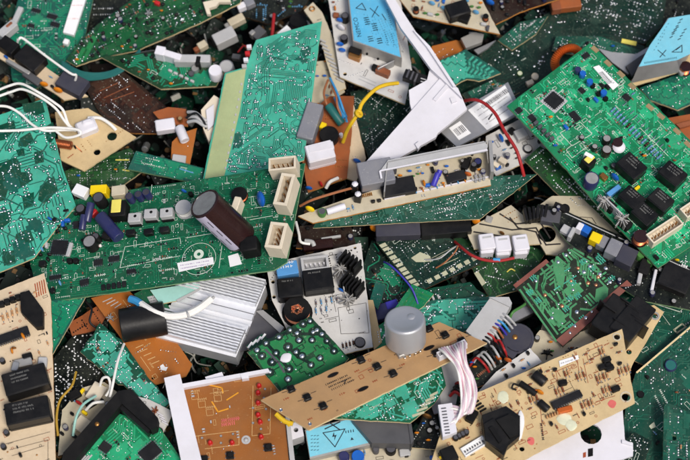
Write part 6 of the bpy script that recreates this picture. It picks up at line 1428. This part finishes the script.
for lab, pts, r_, m in (('thin dark blue wire dipping into the gap above the silver knob', [(384, 262, 8), (392, 266, 18), (402, 276, 18), (412, 290, 14), (418, 304, 8)], .9, 'blue_violet'),
        ('thin coppery wire over the finger board beside the red wire', [(436, 268, 6), (446, 262, 14), (454, 252, 18), (458, 246, 16)], .8, 'brown_wire'),
        ('thin grey wire lying across the finger board below the dark case', [(426, 260, 6), (440, 258, 14), (450, 250, 16), (459, 245, 12)], .7, 'pale_grey'),
        ('thin black wire snaking in the gap under the white shield label', [(438, 150, 8), (446, 142, 18), (456, 150, 20), (470, 146, 10)], 1.0, 'black_wire'),
        ('black lead curling out beside the orange board and the fat capacitor', [(84, 300, 10), (92, 310, 18), (90, 322, 16), (100, 330, 8)], 1.1, 'black_wire'),
        ('thin red wire in the dark gap below the tilted grey relay', [(238, 52, -2), (246, 46, 6), (250, 56, 6), (246, 66, -2)], .9, 'red_wire'),
        ('short black lead crossing the rust plate by the white tube', [(186, 118, 10), (196, 114, 16), (204, 122, 14), (206, 132, 8)], 1.2, 'black_wire')):
    wire(lab, pts, r_, m)
# =========================================================== ground, light, camera
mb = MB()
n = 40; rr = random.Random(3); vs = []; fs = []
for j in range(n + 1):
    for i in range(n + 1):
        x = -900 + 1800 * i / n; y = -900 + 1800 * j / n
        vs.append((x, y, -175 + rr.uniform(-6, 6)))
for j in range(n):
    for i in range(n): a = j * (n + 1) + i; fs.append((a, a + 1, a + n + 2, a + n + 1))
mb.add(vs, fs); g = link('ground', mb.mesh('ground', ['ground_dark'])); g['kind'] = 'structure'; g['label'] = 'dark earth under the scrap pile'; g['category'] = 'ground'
# the countless scraps deep in the gaps: one mass
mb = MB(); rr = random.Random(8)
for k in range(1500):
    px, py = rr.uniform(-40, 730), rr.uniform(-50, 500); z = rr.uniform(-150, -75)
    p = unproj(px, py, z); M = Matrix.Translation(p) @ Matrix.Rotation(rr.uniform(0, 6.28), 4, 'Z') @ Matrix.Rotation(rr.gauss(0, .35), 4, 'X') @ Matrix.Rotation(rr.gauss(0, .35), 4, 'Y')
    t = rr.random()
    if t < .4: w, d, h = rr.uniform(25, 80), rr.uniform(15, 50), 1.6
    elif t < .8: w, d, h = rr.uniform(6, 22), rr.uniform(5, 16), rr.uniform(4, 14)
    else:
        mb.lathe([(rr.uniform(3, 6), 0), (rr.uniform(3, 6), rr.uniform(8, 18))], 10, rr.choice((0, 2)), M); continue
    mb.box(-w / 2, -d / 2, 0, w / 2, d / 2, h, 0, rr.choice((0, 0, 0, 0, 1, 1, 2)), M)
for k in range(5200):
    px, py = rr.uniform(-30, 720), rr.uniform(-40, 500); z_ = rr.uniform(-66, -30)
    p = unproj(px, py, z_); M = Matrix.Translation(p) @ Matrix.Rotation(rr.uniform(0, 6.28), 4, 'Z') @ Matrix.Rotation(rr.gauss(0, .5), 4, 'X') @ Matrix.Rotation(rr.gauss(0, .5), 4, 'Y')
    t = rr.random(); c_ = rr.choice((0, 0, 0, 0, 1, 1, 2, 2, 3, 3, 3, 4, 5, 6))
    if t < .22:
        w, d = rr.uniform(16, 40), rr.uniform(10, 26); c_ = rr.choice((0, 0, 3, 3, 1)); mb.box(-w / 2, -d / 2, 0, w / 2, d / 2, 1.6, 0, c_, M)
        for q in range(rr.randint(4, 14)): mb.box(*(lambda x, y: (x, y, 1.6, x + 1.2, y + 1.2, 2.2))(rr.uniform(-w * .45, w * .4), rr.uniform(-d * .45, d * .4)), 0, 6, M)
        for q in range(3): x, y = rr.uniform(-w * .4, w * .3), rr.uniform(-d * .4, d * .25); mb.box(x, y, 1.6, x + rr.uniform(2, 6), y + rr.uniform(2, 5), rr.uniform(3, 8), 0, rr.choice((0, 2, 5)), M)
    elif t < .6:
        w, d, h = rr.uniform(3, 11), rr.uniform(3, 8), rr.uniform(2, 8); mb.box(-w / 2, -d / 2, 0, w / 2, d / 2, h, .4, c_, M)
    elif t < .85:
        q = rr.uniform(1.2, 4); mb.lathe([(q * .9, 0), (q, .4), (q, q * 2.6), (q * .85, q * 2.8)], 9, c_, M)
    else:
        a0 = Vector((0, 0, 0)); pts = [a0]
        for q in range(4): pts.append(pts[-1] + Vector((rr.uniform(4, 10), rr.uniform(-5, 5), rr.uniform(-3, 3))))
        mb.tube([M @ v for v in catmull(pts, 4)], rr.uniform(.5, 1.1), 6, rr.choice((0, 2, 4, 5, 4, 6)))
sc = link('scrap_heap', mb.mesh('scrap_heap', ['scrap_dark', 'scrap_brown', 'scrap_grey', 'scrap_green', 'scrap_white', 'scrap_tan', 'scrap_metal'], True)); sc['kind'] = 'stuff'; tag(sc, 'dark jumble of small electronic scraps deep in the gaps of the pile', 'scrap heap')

w = bpy.data.worlds.new('World'); S.world = w; w.use_nodes = True
nt = w.node_tree; bg = nt.nodes['Background']; sky = nt.nodes.new('ShaderNodeTexSky'); sky.sky_type = 'NISHITA'; sky.sun_disc = False
SUN_E, SUN_R = R(56), R(150)          # rotation: 0 = +Y, positive towards +X
sky.sun_elevation = SUN_E; sky.sun_rotation = SUN_R; sky.air_density = 1.; sky.dust_density = 4.; sky.ozone_density = .6
nt.links.new(sky.outputs[0], bg.inputs[0]); bg.inputs[1].default_value = .1
sd = bpy.data.lights.new('sun', 'SUN'); sd.energy = 2.15; sd.angle = R(16); sd.color = (1, .96, .9)
so = bpy.data.objects.new('sun', sd); COL.objects.link(so)
dirv = Vector((math.sin(SUN_R) * math.cos(SUN_E), math.cos(SUN_R) * math.cos(SUN_E), math.sin(SUN_E)))
so.rotation_euler = (-dirv).to_track_quat('-Z', 'Y').to_euler()
cd = bpy.data.cameras.new('camera'); co = bpy.data.objects.new('camera', cd); COL.objects.link(co)
co.location = CP * MM; co.rotation_euler = (R(90) - ELEV, 0, 0); cd.sensor_width = 36; cd.lens = 36 * DIST / .69; cd.clip_start = .05; cd.clip_end = 100
cd.dof.use_dof = True; cd.dof.focus_distance = (unproj(330, 290, 35) - CP).length * MM; cd.dof.aperture_fstop = 6.5
S.camera = co
S.view_settings.view_transform = 'Standard'; S.view_settings.look = 'None'; S.view_settings.gamma = 1; S.view_settings.exposure = .28
S.render.resolution_x = 1024; S.render.resolution_y = 683
